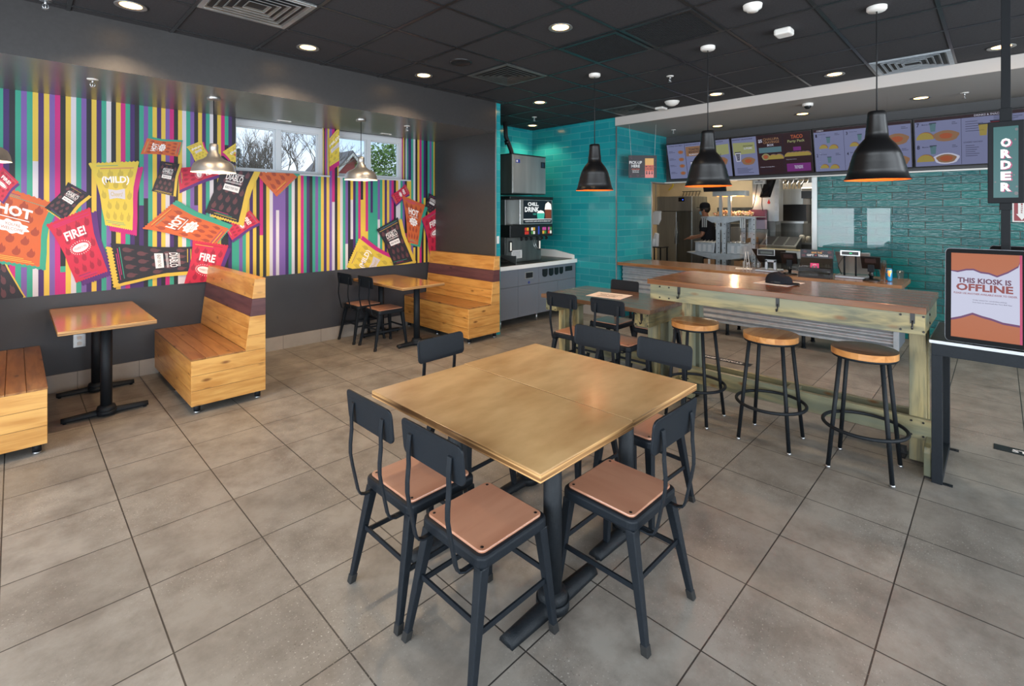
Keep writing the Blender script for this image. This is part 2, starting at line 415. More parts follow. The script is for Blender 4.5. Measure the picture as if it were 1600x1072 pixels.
M['purple_end'] = wood('plum_stained_end', (98, 58, 58), (72, 40, 44), 'x', .4, var=.05, knots=False)
M['ply'] = mottled('lacquered_birch_ply', (222, 184, 130), (186, 142, 88), 3.4, .36, stretch=(1, 2.2, 1), coat=.25, detail=6, lo=.30, hi=.72)
M['ply_s'] = mottled('lacquered_ply_small', (196, 142, 84), (178, 124, 70), 3, .2, stretch=(2, 1, 1), coat=.5, detail=5)
M['plyedge'] = mottled('ply_edge_layers', (206, 160, 104), (120, 82, 44), 1.6, .5, stretch=(1, 1, 110), detail=1, lo=.42, hi=.58)
M['bartop'] = wood('dark_stained_bar_top', (142, 92, 56), (108, 68, 42), 'y', .2, knots=False, var=.12, coat=.6, freq=6)
M['bartopx'] = wood('dark_stained_table_top', (118, 90, 70), (94, 72, 58), 'y', .24, knots=False, var=.12, coat=.5, freq=6)
M['ctop'] = wood('counter_top_wood', (158, 110, 68), (124, 82, 50), 'y', .26, knots=False, var=.12, coat=.5, freq=6)
M['greenwood'] = wood('green_washed_pine', (164, 146, 98), (92, 88, 64), 'y', .45, var=.10, knot_col=(120, 84, 46), stain=(118, 122, 102), coat=.1, freq=11)
M['greenwood_z'] = wood('green_washed_pine_post', (170, 152, 104), (102, 98, 74), 'z', .45, var=.10, knot_col=(120, 84, 46), stain=(116, 122, 106), coat=.1, freq=11)
M['greenwood_x'] = wood('green_washed_pine_end', (152, 136, 90), (94, 90, 66), 'x', .45, var=.10, knot_col=(120, 84, 46), stain=(106, 110, 90), coat=.1, freq=11)
M['stooldark'] = wood('walnut_stained_stool_seat', (150, 100, 68), (112, 72, 46), 'y', .24, knots=False, var=.10, coat=.5, freq=5)  # oiled seat darkened: a reflection put into the colour
M['stoolwood'] = wood('oiled_stool_seat', (212, 150, 88), (176, 114, 60), 'y', .26, knots=False, var=.05, coat=.5, freq=5)
M['galv'] = mottled('galvanised_steel', (178, 184, 190), (164, 170, 176), 14, .42, .55, bump=.05)
M['steel'] = mottled('brushed_steel', (186, 188, 186), (160, 162, 162), 5, .34, .75, stretch=(1, 1, .1))
M['steel_dk'] = mottled('smoked_steel', (128, 130, 128), (100, 102, 100), 5, .34, .7, stretch=(1, 1, .1))
M['cab'] = mat('slate_laminate', (108, 114, 124), .35)
M['cabgap'] = mat('cabinet_shadow_gap', (30, 32, 36), .7)
M['quartz'] = mat('white_quartz', (232, 232, 230), .25)
M['darkstone'] = mat('dark_drain_tray', (44, 46, 46), .35)
M['glow'] = mat('lamp_lens_lit', (255, 240, 210), .4, emis=(255, 196, 112), estr=9)
M['bulb'] = mat('lamp_bulb_lit', (255, 230, 190), .4, emis=(255, 190, 110), estr=14)
M['copper_in'] = mat('copper_shade_lining', (236, 120, 52), .35, .35)
M['alu_shade'] = mottled('spun_aluminium_shade', (176, 174, 171), (156, 154, 152), 12, .38, .8)
M['white_in'] = mat('cream_shade_lining', (236, 226, 208), .5)
def clear(name, tint, ior, rough=0.0):
    m = bpy.data.materials.new(name); m.use_nodes = True; t = m.node_tree; t.nodes.clear()
    o = t.nodes.new('ShaderNodeOutputMaterial'); mx = t.nodes.new('ShaderNodeMixShader'); lw = t.nodes.new('ShaderNodeLayerWeight'); lw.inputs['Blend'].default_value = .5
    pw = t.nodes.new('ShaderNodeMath'); pw.operation = 'POWER'; pw.inputs[1].default_value = 5; t.links.new(lw.outputs['Facing'], pw.inputs[0])
    f = t.nodes.new('ShaderNodeMath'); f.operation = 'MULTIPLY_ADD'; f.inputs[1].default_value = .8; f.inputs[2].default_value = ((ior - 1) / (ior + 1)) ** 2 * 2; t.links.new(pw.outputs[0], f.inputs[0])
    a = t.nodes.new('ShaderNodeBsdfTransparent'); a.inputs['Color'].default_value = (*tint, 1)
    g = t.nodes.new('ShaderNodeBsdfGlossy'); g.inputs['Roughness'].default_value = rough
    t.links.new(f.outputs[0], mx.inputs[0]); t.links.new(a.outputs[0], mx.inputs[1]); t.links.new(g.outputs[0], mx.inputs[2]); t.links.new(mx.outputs[0], o.inputs['Surface'])
    return m
M['glass'] = clear('window_glass', (.97, .985, .99), 1.3)
M['acrylic'] = clear('clear_acrylic', (.975, .985, .985), 1.45, .01)
M['red'] = mat('red_plastic', (200, 40, 36), .4)
M['paper'] = mat('white_paper', (226, 224, 222), .7)
M['print'] = mat('dark_print', (40, 38, 44), .7)
M['card'] = mat('brown_cardboard', (150, 112, 78), .8)
M['cloth'] = mat('black_cotton', (24, 26, 32), .9, spec=.2)
M['skin'] = mat('skin', (150, 104, 80), .55)
M['mask'] = mat('pale_blue_mask', (120, 164, 190), .8)

# ================================================================== THE ROOM
ZC = 3.05      # main ceiling
b = MB().box(-2.6, 12.6, -3.3, 6.8, -.1, 0)
struct('floor', b, M['floor'])

# main ceiling slab: dining room and drinks nook
b = MB().box(-2.6, 6.44, -3.3, 4.70, ZC, ZC + .1); b.box(4.44, 6.44, 4.70, 5.95, ZC, ZC + .1)
struct('ceiling', b, M['ceil'])
# suspended grid
b = MB()
gx = [2.0996 + .6106 * k for k in range(-7, 8)]; gy = [3.353 + .6106 * k for k in range(-10, 5)]
for x in gx:
    if x < 6.40: b.box(x - .012, x + .012, -3.0, 4.69 if x < 4.5 else 5.85, ZC - .006, ZC + .004)
for y in gy:
    if y < 4.69: b.box(-2.4, 6.40, y - .012, y + .012, ZC - .0055, ZC + .004)
    elif y < 5.85: b.box(4.53, 6.42, y - .012, y + .012, ZC - .0055, ZC + .004)
struct('trim_1', b, M['tbar'])

# lowered grey ceiling above the counter, with pale fascia
b = MB().box(6.41, 8.12, -3.3, 4.13, 2.92, 3.2)
struct('ceiling_counter', b, M['grey_ceiling'])
b = MB().box(6.39, 6.41, -3.2, 4.13, 2.92, 3.05)
struct('trim_2', b, M['fascia'])
# kitchen ceiling
b = MB().box(8.12, 12.6, -1.1, 6.8, 2.95, 3.1); b.box(6.54, 8.12, 4.25, 6.8, 2.95, 3.1)
struct('ceiling_kitchen', b, M['white'])

# left wall (behind the mural) with two window openings
YW = 6.03
H1 = (1.729, 2.797); H2 = (2.929, 3.998); ZS = 2.078; ZT = 2.67
b = MB().box(-2.6, 4.54, YW, 6.29, 0, ZS)
for a, c in ((-2.6, H1[0]), (H1[1], H2[0]), (H2[1], 4.54)): b.box(a, c, YW, 6.29, ZS, 3.2)
b.box(H1[0], H1[1], YW, 6.29, ZT + .03, 3.2); b.box(H2[0], H2[1], YW, 6.29, ZT + .03, 3.2)
struct('wall_left', b, M['wall'])
# dropped soffit over the booths: satin face, glossier underside, its grey lightened to carry the sky reflection
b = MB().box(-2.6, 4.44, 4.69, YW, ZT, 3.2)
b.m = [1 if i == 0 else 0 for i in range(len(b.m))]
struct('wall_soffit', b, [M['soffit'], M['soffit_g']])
# short return wall closing the alcove: dark on one side, teal tile on its end and back
b = MB().box(4.44, 4.53, 4.70, YW, 0, 3.05)
b.m = [0, 0, 1, 2, 0, 0]
struct('wall_alcove_end', b, [M['soffit'], M['teal_y'], M['teal']])
b = MB().box(4.436, 4.446, 4.688, 4.70, 0, 3.05)
struct('trim_3', b, M['trimmetal'])
b = MB().box(-2.4, 4.44, YW - .012, YW, 0, .155)
struct('baseboard_left', b, M['base'])
b = MB().box(4.428, 4.44, 4.69, YW - .012, 0, .155)
struct('baseboard_alcove_end', b, M['base_y'])

# drinks nook
b = MB().box(4.53, 6.54, 5.85, 5.95, 0, 3.2)
struct('wall_nook', b, M['teal_y'])
b = MB().box(6.42, 6.54, 4.13, 5.85, 0, 3.2)
b.m = [0, 0, 1, 0, 0, 0]
struct('wall_right_nook', b, [M['teal'], M['teal_y']])
b = MB().box(6.54, 7.49, 4.13, 4.25, 0, 2.12); b.box(6.54, 8.0, 4.13, 4.25, 2.12, 3.2)
struct('wall_pickup', b, M['teal_y'])
b = MB().box(6.410, 6.424, 4.120, 4.134, 0, 2.92)
struct('trim_4', b, M['trimmetal'])
b = MB().box(6.408, 6.42, 4.135, 4.86, 0, .155)
struct('baseboard_nook', b, M['base_y'])
b = MB().box(7.475, 7.50, 4.12, 4.26, .86, 2.12); b.box(7.46, 8.13, 4.118, 4.26, 2.105, 2.122)
struct('trim_5', b, M['steel'])

# menu wall: dark header, rough teal tile below, kitchen opening
b = MB().box(8.0, 8.12, -3.3, 4.25, 2.13, 3.2)
struct('wall_menu', b, M['dark_panel'])
b = MB().box(8.0, 8.12, -3.3, 1.85, 0, 2.13)
struct('wall_right', b, M['teal_r'])
b = MB().box(7.985, 8.13, 1.835, 1.90, .0, 2.13)
struct('trim_6', b, M['steel'])
b = MB().box(7.93, 8.13, -3.2, 4.13, 2.112, 2.13)
struct('trim_7', b, M['white'])

# kitchen shell
M['kwall'] = mottled('kitchen_wall_panel', (206, 190, 160), (194, 178, 150), 2, .5)
b = MB().box(12.5, 12.6, -1.1, 6.8, 0, 3.2)
struct('wall_kitchen_back', b, M['kwall'])
b = MB().box(6.54, 12.6, 6.65, 6.75, 0, 3.2)
struct('wall_kitchen_left', b, M['kwall'])
b = MB().box(8.12, 12.6, -1.2, -1.1, 0, 3.2)
struct('wall_kitchen_right', b, M['kwall'])
b = MB().box(6.54, 6.60, 4.25, 6.65, 0, 3.2)
struct('wall_kitchen_front', b, M['kwall'])

# shop-front walls behind and beside the camera
def shopfront(name, panes, fixed, horizontal):
    b = MB(); lo, hi = (-3.3, 6.3) if not horizontal else (-2.6, 8.1)
    def bx(a, c, z0, z1, m=0):
        if horizontal: b.box(a, c, fixed - .12, fixed, z0, z1, m)
        else: b.box(fixed - .12, fixed, a, c, z0, z1, m)
    bx(lo, hi, 0, .55); bx(lo, hi, 2.65, 3.2)
    e = [lo] + [v for p in panes for v in p] + [hi]
    for i in range(0, len(e), 2): bx(e[i], e[i + 1], .55, 2.65)
    struct(name, b, M['wall'])
shopfront('wall_back', WEST, -2.4, False)
shopfront('wall_front', SOUTH, -3.0, True)
wn = 2
def big_window(a, c, fixed, horizontal):
    global wn
    wn += 1
    f = MB(); g = MB(); t = .045
    def bx(q, p0, p1, z0, z1, d0, d1):
        if horizontal: q.box(p0, p1, fixed - d1, fixed - d0, z0, z1)
        else: q.box(fixed - d1, fixed - d0, p0, p1, z0, z1)
    bx(f, a, c, .55, .55 + t, .02, .08); bx(f, a, c, 2.65 - t, 2.65, .02, .08); bx(f, a, a + t, .55 + t, 2.65 - t, .02, .08)
    bx(f, c - t, c, .55 + t, 2.65 - t, .02, .08); bx(f, a + t, c - t, 1.98, 1.98 + t, .02, .08)
    bx(g, a + t, c - t, .55 + t, 1.98, .045, .05); bx(g, a + t, c - t, 1.98 + t, 2.65 - t, .045, .05)
    o = struct('window_%d' % wn, f, M['dark_panel']); g.build('pane', M['glass'], o)
for a, c in WEST: big_window(a, c, -2.4, False)
for a, c in SOUTH: big_window(a, c, -3.0, True)

# the two high windows in the mural wall
M['winframe'] = mat('white_window_frame', (206, 210, 214), .35)
def high_window(n, x0, x1, gl):
    f = MB(); y0, y1 = 6.225, 6.285
    f.box(x0, x1, y0, y1, ZS, ZS + .042); f.box(x0, x1, y0, y1, 2.615, ZT + .028)
    xs = [x0, gl[0][0], gl[0][1], gl[1][0], gl[1][1], x1]
    f.box(xs[0], xs[1], y0, y1, ZS + .042, 2.615); f.box(xs[2], xs[3], y0 - .01, y1, ZS + .042, 2.615); f.box(xs[4], xs[5], y0, y1, ZS + .042, 2.615)
    for a, c in gl:   # inner sash beads
        f.box(a, c, y0 + .02, y1 - .01, ZS + .042, ZS + .056); f.box(a, c, y0 + .02, y1 - .01, 2.601, 2.615)
        f.box(a, a + .014, y0 + .02, y1 - .01, ZS + .056, 2.601); f.box(c - .014, c, y0 + .02, y1 - .01, ZS + .056, 2.601)
    o = struct('window_%d' % n, f, M['winframe'], bevel=.002)
    for a, c in gl:
        MB().box(a + .014, c - .014, 6.255, 6.259, ZS + .056, 2.601).build('pane', M['glass'], o)
    s_ = MB().box(x0 - .015, x1 + .015, YW - .012, 6.225, ZS - .018, ZS); s_.build('sill', M['winframe'], o, bevel=.002)
high_window(1, *H1, [(1.786, 2.224), (2.289, 2.748)])
high_window(2, *H2, [(2.985, 3.433), (3.492, 3.945)])

# ================================================================== THE MURAL
MC = dict(T=(48, 148, 124), D=(58, 28, 92), K=(24, 24, 32), L=(112, 82, 150), Y=(212, 178, 66), M=(184, 26, 112), W=(200, 194, 200), P=(82, 34, 110),
          HOT=(194, 92, 44), HOTf=(152, 62, 38), FIRE=(190, 34, 64), FIREf=(150, 22, 52), MILD=(212, 186, 66), MILDf=(186, 162, 62), DIABLO=(30, 28, 36), DIABLOf=(92, 52, 58), ink=(236, 230, 226))
keys = list(MC); mural_mats = [mat('mural_ink_' + ('%02d' % i), MC[k], .55) for i, k in enumerate(keys)]
KI = {k: i for i, k in enumerate(keys)}
SEQ = 'TLTYDYLMKYWTLKYDTWKYMTDK'
def clip_mesh(o, x1=4.44, z0=.875, z1=ZT):
    """trim a flat wall print to the mural's outline and to the window openings"""
    me = o.data; bm = bmesh.new(); bm.from_mesh(me)
    def cut(co, no, clear):
        bmesh.ops.bisect_plane(bm, geom=bm.verts[:] + bm.edges[:] + bm.faces[:], plane_co=co, plane_no=no, clear_outer=clear, clear_inner=False)
    cut((x1, 0, 0), (1, 0, 0), True); cut((0, 0, z0), (0, 0, -1), True); cut((0, 0, z1), (0, 0, 1), True)
    for h in (H1, H2):
        xs = [v.co.x for v in bm.verts]
        if not xs or max(xs) < h[0] or min(xs) > h[1] or max(v.co.z for v in bm.verts) < ZS: continue
        for x in h: cut((x, 0, 0), (1, 0, 0), False)
        cut((0, 0, ZS), (0, 0, 1), False)
        kill = [f for f in bm.faces if h[0] < f.calc_center_median().x < h[1] and f.calc_center_median().z > ZS and f.calc_center_median().y < YW + .001]
        bmesh.ops.delete(bm, geom=kill, context='FACES')
    bm.to_mesh(me); bm.free(); me.update()
b = MB(); rs = random.Random(11); p = .03588
for i in range(-68, 125):
    x = .007 + i * p; x2 = x + p
    if x > 4.44: break
    x2 = min(x2, 4.44); c = SEQ[i % 24]
    segs = [(.875, ZT, c)]
    if rs.random() < .42:
        zb = rs.uniform(1.0, 2.45); c2 = rs.choice([q for q in 'TLDYMWK' if q != c]); segs = [(.875, zb, c2), (zb, ZT, c)]
        if rs.random() < .25: z3 = rs.uniform(.95, zb); segs = [(.875, z3, rs.choice([q for q in 'TLDYMWK' if q not in (c, c2)])), (z3, zb, c2), (zb, ZT, c)]
    for z0, z1, cc in segs:
        b.add([(x, YW - .002, z0), (x2, YW - .002, z0), (x2, YW - .002, z1), (x, YW - .002, z1)], [(0, 1, 2, 3)], KI[cc])
mural = b.build('wall_mural', mural_mats)
clip_mesh(mural)
# wrapped window reveals, same stripes
for x, s_ in ((H1[1], 1), (H2[1], 1), (H1[0], -1), (H2[0], -1)):
    b = MB()
    for k in range(6):
        y0 = YW - .002 + k * .0335; y1 = y0 + .0335 if k < 5 else 6.225
        cc = SEQ[(int((x - .007) / p) + (k if s_ > 0 else -k)) % 24]
        xx = x - .001 * s_
        q = [(xx, y0, ZS), (xx, y1, ZS), (xx, y1, ZT + .03), (xx, y0, ZT + .03)]
        b.add(q if s_ < 0 else q[::-1], [(0, 1, 2, 3)], KI[cc])
    b.build('reveal_wrap', mural_mats, mural)
tag(mural, 'large striped wall mural printed with tumbling sauce packets above the dark dado', 'mural')

PACKETS = [
    ('DIABLO', [(-0.301, 1.547), (-0.114, 1.398), (0.059, 0.886), (-0.195, 0.719)], 'Y', (0.015, -0.012)),
    ('HOT', [(-0.195, 1.886), (0.242, 1.695), (0.16, 1.139), (-0.248, 1.256)], 'T', (0.039, -0.034)),
    ('FIRE!', [(-0.069, 2.001), (0.028, 1.875), (-0.069, 1.707), (-0.165, 1.829)], 'P', (0.007, -0.022)),
    ('DIABLO', [(0.345, 1.888), (0.496, 1.781), (0.323, 1.539), (0.192, 1.66)], 'Y', (0.013, -0.023)),
    ('MILD', [(0.487, 2.067), (0.866, 2.112), (0.815, 1.445), (0.607, 1.499)], 'M', (0.034, -0.054)),
    ('FIRE!', [(0.201, 1.5), (0.5, 1.656), (0.625, 1.06), (0.397, 0.974)], 'P', (0.045, -0.032)),
    ('HOT', [(0.881, 2.189), (0.932, 2.352), (1.218, 2.343), (1.185, 2.188)], 'T', (0.011, 0.020)),
    ('MILD', [(1.263, 2.294), (1.403, 2.375), (1.474, 2.224), (1.344, 2.14)], 'M', (0.018, -0.012)),
    ('FIRE!', [(1.541, 2.14), (1.584, 2.031), (1.207, 1.845), (1.19, 2.076)], 'P', (0.000, -0.034)),
    ('MILD', [(1.597, 2.269), (1.841, 2.471), (1.955, 2.212), (1.71, 2.095)], 'M', (0.000, -0.035)),
    ('HOT', [(1.71, 2.244), (1.942, 2.489), (2.395, 2.045), (2.158, 1.8)], 'T', (0.035, 0.032)),
    ('DIABLO', [(1.037, 2.131), (1.201, 2.11), (1.149, 1.784), (0.966, 1.831)], 'Y', (0.022, -0.006)),
    ('FIRE!', [(1.868, 1.637), (1.976, 1.499), (1.694, 1.309), (1.622, 1.452)], 'P', (0.007, -0.029)),
    ('DIABLO', [(1.597, 2.186), (1.935, 2.123), (1.756, 1.506), (1.429, 1.62)], 'Y', (0.051, -0.041)),
    ('HOT', [(0.894, 1.452), (1.14, 1.699), (1.653, 1.437), (1.511, 1.247)], 'T', (0.040, 0.039)),
    ('DIABLO', [(1.327, 1.256), (1.327, 1.001), (0.712, 0.929), (0.654, 1.327)], 'Y', (-0.037, -0.036)),
    ('FIRE', [(1.315, 1.317), (1.653, 1.247), (1.523, 0.659), (1.218, 0.798)], 'P', (0.030, -0.036)),
    ('MILD', [(2.727, 2.447), (2.947, 2.731), (3.069, 2.379), (2.752, 2.159)], 'M', (0.008, -0.057)),
    ('MILD', [(3.031, 0.901), (3.209, 1.268), (3.851, 0.895), (3.646, 0.582)], 'M', (0.048, 0.031)),
    ('FIRE!', [(3.912, 2.012), (3.986, 1.882), (3.765, 1.723), (3.686, 1.852)], 'P', (0.000, -0.028)),
    ('DIABLO', [(4.313, 1.895), (4.548, 1.804), (4.382, 1.572), (4.233, 1.667)], 'Y', (0.023, -0.018)),
    ('HOT', [(3.857, 1.847), (4.25, 1.714), (4.126, 1.145), (3.957, 1.189)], 'T', (0.044, -0.037)),
    ('DIABLO', [(3.455, 1.376), (3.789, 1.539), (4.033, 0.914), (3.717, 0.878)], 'Y', (0.062, -0.021)),
    ('FIRE', [(4.188, 1.517), (4.572, 1.727), (4.694, 1.089), (4.336, 0.964)], 'P', (0.000, -0.038)),
]

OUT = [(0, 0), (.5, .012), (1, 0), (.985, .06), (.955, .2), (.90, .38), (.915, .55), (.965, .72), (.985, .93), (1, 1), (.5, .99), (0, 1), (.02, .93), (.035, .7), (.085, .5), (.07, .3), (.03, .12)]
def zig(a, c, n, amp):
    r = []
    for k in range(n):
        t = k / n; r.append((a[0] + (c[0] - a[0]) * t, a[1] + (c[1] - a[1]) * t)); t = (k + .5) / n
        r.append((a[0] + (c[0] - a[0]) * t, a[1] + (c[1] - a[1]) * t + amp))
    return r
SIDE_R = [(1, 0), (.985, .08), (.955, .2), (.92, .38), (.93, .55), (.965, .75), (.985, .93), (1, 1)]
SIDE_L = [(0, 1), (.02, .93), (.035, .72), (.07, .52), (.06, .3), (.03, .1)]
SHAPE = zig((0, 0), (1, 0), 13, -.018) + SIDE_R + zig((1, 1), (0, 1), 13, .018)[1:] + SIDE_L
FLAME = [(0, .5), (-.28, .42), (-.42, .18), (-.36, -.05), (-.2, -.2), (-.12, -.42), (.02, -.62), (.1, -.36), (.26, -.2), (.3, -.4), (.44, -.05), (.4, .22), (.24, .44)]
def packet(idx, kind, quad, shadow, off):
    K = kind.rstrip('!'); b = MB(); base = YW - .0035 - idx * .0011
    def fn(u, v, dx=0, dz=0, lay=0):
        a, c, d, e = quad
        x = (a[0] * (1 - u) + c[0] * u) * (1 - v) + (e[0] * (1 - u) + d[0] * u) * v
        z = (a[1] * (1 - u) + c[1] * u) * (1 - v) + (e[1] * (1 - u) + d[1] * u) * v
        return (x + dx, base - lay * .00015, z + dz)
    def poly(pts, m, lay, **k): b.add([fn(u, v, lay=lay, **k) for u, v in pts], [list(range(len(pts)))[::-1]], KI[m])
    poly(SHAPE, shadow, 0, dx=off[0], dz=off[1])
    poly(SHAPE, K, 1)
    r = random.Random(idx + 3)
    for row in range(5):
        for c in range(4):
            u = .17 + c * .22 + (.1 if row % 2 else 0); v = .17 + row * .165
            if u > .9: continue
            poly([(u + x * .15, v + y * .13) for x, y in FLAME], K + 'f', 2)
    # crimp lines at both ends
    for v0 in (.035, .055, .08, .92, .945, .968):
        u0 = r.uniform(.06, .3); u1 = r.uniform(.5, .94)
        poly([(u0, v0), (u1, v0 + .003), (u1, v0 + .011), (u0, v0 + .009)], r.choice(['T', 'M', 'Y', 'P', K + 'f']), 3)
    T = lambda x, y: fn(x, 1 - y, lay=4)
    T2 = lambda x, y: fn(x, 1 - y, lay=6)
    ttl = {'HOT': 'HOT', 'FIRE': kind, 'DIABLO': 'DIABLO', 'MILD': '(MILD)'}[K]
    wdt = {'HOT': .50, 'FIRE': .44 if kind == 'FIRE' else .50, 'DIABLO': .50, 'MILD': .62}[K]; hgt = {'HOT': .15, 'FIRE': .145, 'DIABLO': .115, 'MILD': .135}[K]
    put_text(b, ttl, T, .5, .725, wdt, hgt, KI['ink'], {'HOT': .04, 'FIRE': .03, 'DIABLO': .018, 'MILD': .03}[K])
    if K == 'DIABLO':
        for v in (.195, .212, .352, .369): poly([(.27, v), (.74, v - .006), (.74, v + .001), (.27, v + .007)], 'ink', 4)
        poly([(.27, .41), (.73, .41), (.73, .52), (.27, .52)], 'ink', 5); put_text(b, 'READY FOR THIS?', T2, .5, .535, .38, .045, KI['DIABLO'], .01)
    elif K == 'HOT':
        poly([(.28, .375), (.72, .37), (.73, .382), (.28, .387)], 'ink', 4)
        poly([(.5 + (.23 + .025 * math.sin(a * 9)) * math.cos(a), .50 + (.09 + .012 * math.sin(a * 9)) * math.sin(a)) for a in [2 * math.pi * k / 54 for k in range(54)]], 'ink', 5)
        put_text(b, "YOU'RE\nWELCOME", T2, .5, .5, .32, .10, KI['HOTf'], .0)
    elif K == 'FIRE':
        poly([(.5 + .21 * math.cos(a), .51 + .065 * math.sin(a)) for a in [2 * math.pi * k / 28 for k in range(28)]], 'ink', 5)
        put_text(b, 'MARRY ME', T2, .5, .49, .32, .04, KI['FIREf'], .0)
        for k in range(26):
            a = 2 * math.pi * k / 26; q = .02
            c1 = (.5 + .235 * math.cos(a), .51 + .088 * math.sin(a)); c2 = (.5 + .27 * math.cos(a), .51 + .108 * math.sin(a)); nx, ny = -math.sin(a) * .006, math.cos(a) * .004
            poly([(c1[0] - nx, c1[1] - ny), (c2[0] - nx, c2[1] - ny), (c2[0] + nx, c2[1] + ny), (c1[0] + nx, c1[1] + ny)], 'ink', 4)
    else:
        poly([(.30, .41), (.5, .425), (.71, .40), (.72, .56), (.5, .545), (.30, .57)], 'W', 5); put_text(b, 'Cheers!', T2, .5, .515, .3, .07, KI['MILDf'], .0)
    o = b.build('sauce_packet_print', mural_mats, mural)
    clip_mesh(o); o['label'] = {'HOT': 'orange printed HOT packet', 'FIRE': 'red printed FIRE packet', 'DIABLO': 'black printed DIABLO packet', 'MILD': 'yellow printed MILD packet'}[K]
for i, (k, q, s_, off) in enumerate(PACKETS): packet(i, k, q, s_, off)

# ================================================================== CEILING FITTINGS
def downlight(x, y, z, label, group, power=16):
    t = thing('recessed_downlight', label, 'ceiling light', (x, y, z), 0, group)
    MB().lathe([(.068, 0), (.092, -.001), (.094, -.006), (.088, -.008), (.070, -.004), (.062, .0), (.058, .004)], n=32).build('trim_ring', M['alu_shade'], t)
    MB().lathe([(0, -.0035), (.05, -.0035), (.064, -.001)], n=32).build('lens', M['glow'], t, fixn=False)
    l = spot('downlight_beam', (x, y, z - .02), power); l.parent = None
    return t
G = 'recessed downlights in the dark grid ceiling'
for x, y, lb in ((.57, 4.28, 'round recessed downlight nearest the upper left corner beside the soffit'), (1.80, 4.28, 'second recessed downlight from the left beside the dark soffit'),
                 (3.02, 4.29, 'recessed downlight beside the soffit close to the dark round speaker'), (4.83, 4.27, 'small recessed downlight in front of the teal nook'),
                 (2.98, 2.42, 'large bright recessed downlight near the black return grilles'), (6.04, 5.50, 'smallest recessed downlight above the ice machine'),
                 (6.00, 2.45, 'recessed downlight beside the cord of the middle black pendant'), (6.00, 1.22, 'recessed downlight left of the rightmost black pendant cord at the fascia'),
                 (6.02, -.01, 'recessed downlight crossed by the black pole at the right edge')):
    downlight(x, y, ZC, lb, G, 75 if x < 4 and y > 4 else 30)
G2 = 'recessed downlights in the lowered grey ceiling'
for x, y, lb in ((7.36, 1.86, 'downlight in the grey lowered ceiling next to the dome camera'), (7.28, .64, 'rightmost downlight in the grey lowered ceiling'),
                 (7.5, 3.04, 'downlight in the grey lowered ceiling behind the middle pendant cord')):
    downlight(x, y, 2.92, lb, G2, 12)

def diffuser(cx, cy, label, mt='steel_dk'):
    t = thing('ceiling_air_diffuser', label, 'air vent', (cx, cy, ZC), 0)
    h = .293; b = MB()
    for k in range(5):
        a = h - .03 - k * .048; c = a - .045
        if c < .01: c = .01
        z0, z1 = -.012, .012
        P = [(-a, -a, z0), (a, -a, z0), (a, a, z0), (-a, a, z0), (-c, -c, z1), (c, -c, z1), (c, c, z1), (-c, c, z1)]
        b.add(P, [(0, 1, 5, 4), (1, 2, 6, 5), (2, 3, 7, 6), (3, 0, 4, 7), (4, 5, 1, 0), (5, 6, 2, 1), (6, 7, 3, 2), (7, 4, 0, 3)])
        b.box(-a, a, -a - .002, -a + .002, z0 - .002, z0 + .002); b.box(-a, a, a - .002, a + .002, z0 - .002, z0 + .002)
        b.box(-a - .002, -a + .002, -a, a, z0 - .002, z0 + .002); b.box(a - .002, a + .002, -a, a, z0 - .002, z0 + .002)
    b.build('louvres', M[mt], t)
    f = MB(); f.box(-h, h, -h, -h + .03, -.012, .0); f.box(-h, h, h - .03, h, -.012, 0); f.box(-h, -h + .03, -h + .03, h - .03, -.012, 0); f.box(h - .03, h, -h + .03, h - .03, -.012, 0)
    f.build('frame', M[mt], t)
    MB().box(-h + .03, h - .03, -h + .03, h - .03, -.0035, -.0005).build('backing', M['blackm'], t)
diffuser(1.1838, 3.658, 'square louvred air diffuser at the top left of the ceiling', 'steel')
diffuser(3.626, 3.658, 'square louvred air diffuser mid ceiling between speaker and nook')
diffuser(6.068, .60, 'square louvred air diffuser touching the pale fascia on the right', 'galv')
diffuser(6.068, 3.658, 'square louvred air diffuser above the teal nook corner')
def grille(cx, cy, label, n):
    t = thing('return_air_grille', label, 'air vent', (cx, cy, ZC), 0)
    h = .293; f = MB(); f.box(-h, h, -h, -h + .03, -.014, .0); f.box(-h, h, h - .03, h, -.014, 0); f.box(-h, -h + .03, -h + .03, h - .03, -.014, 0); f.box(h - .03, h, -h + .03, h - .03, -.014, 0)
    f.build('frame', M['tbar'], t)
    g = MB(); s_ = (2 * h - .06) / n
    for k in range(1, n):
        q = -h + .03 + k * s_
        g.box(q - .0015, q + .0015, -h + .03, h - .03, -.012, -.006); g.box(-h + .03, h - .03, q - .0015, q + .0015, -.012, -.006)
    g.build('mesh_screen', M['blackm'], t)
    MB().box(-h + .03, h - .03, -h + .03, h - .03, -.004, -.001).build('backing', M['black'], t)
grille(3.626, 2.437, 'black return air grille nearer the teal nook', 30)
grille(3.626, 1.826, 'black mesh return air grille nearer the camera', 22)

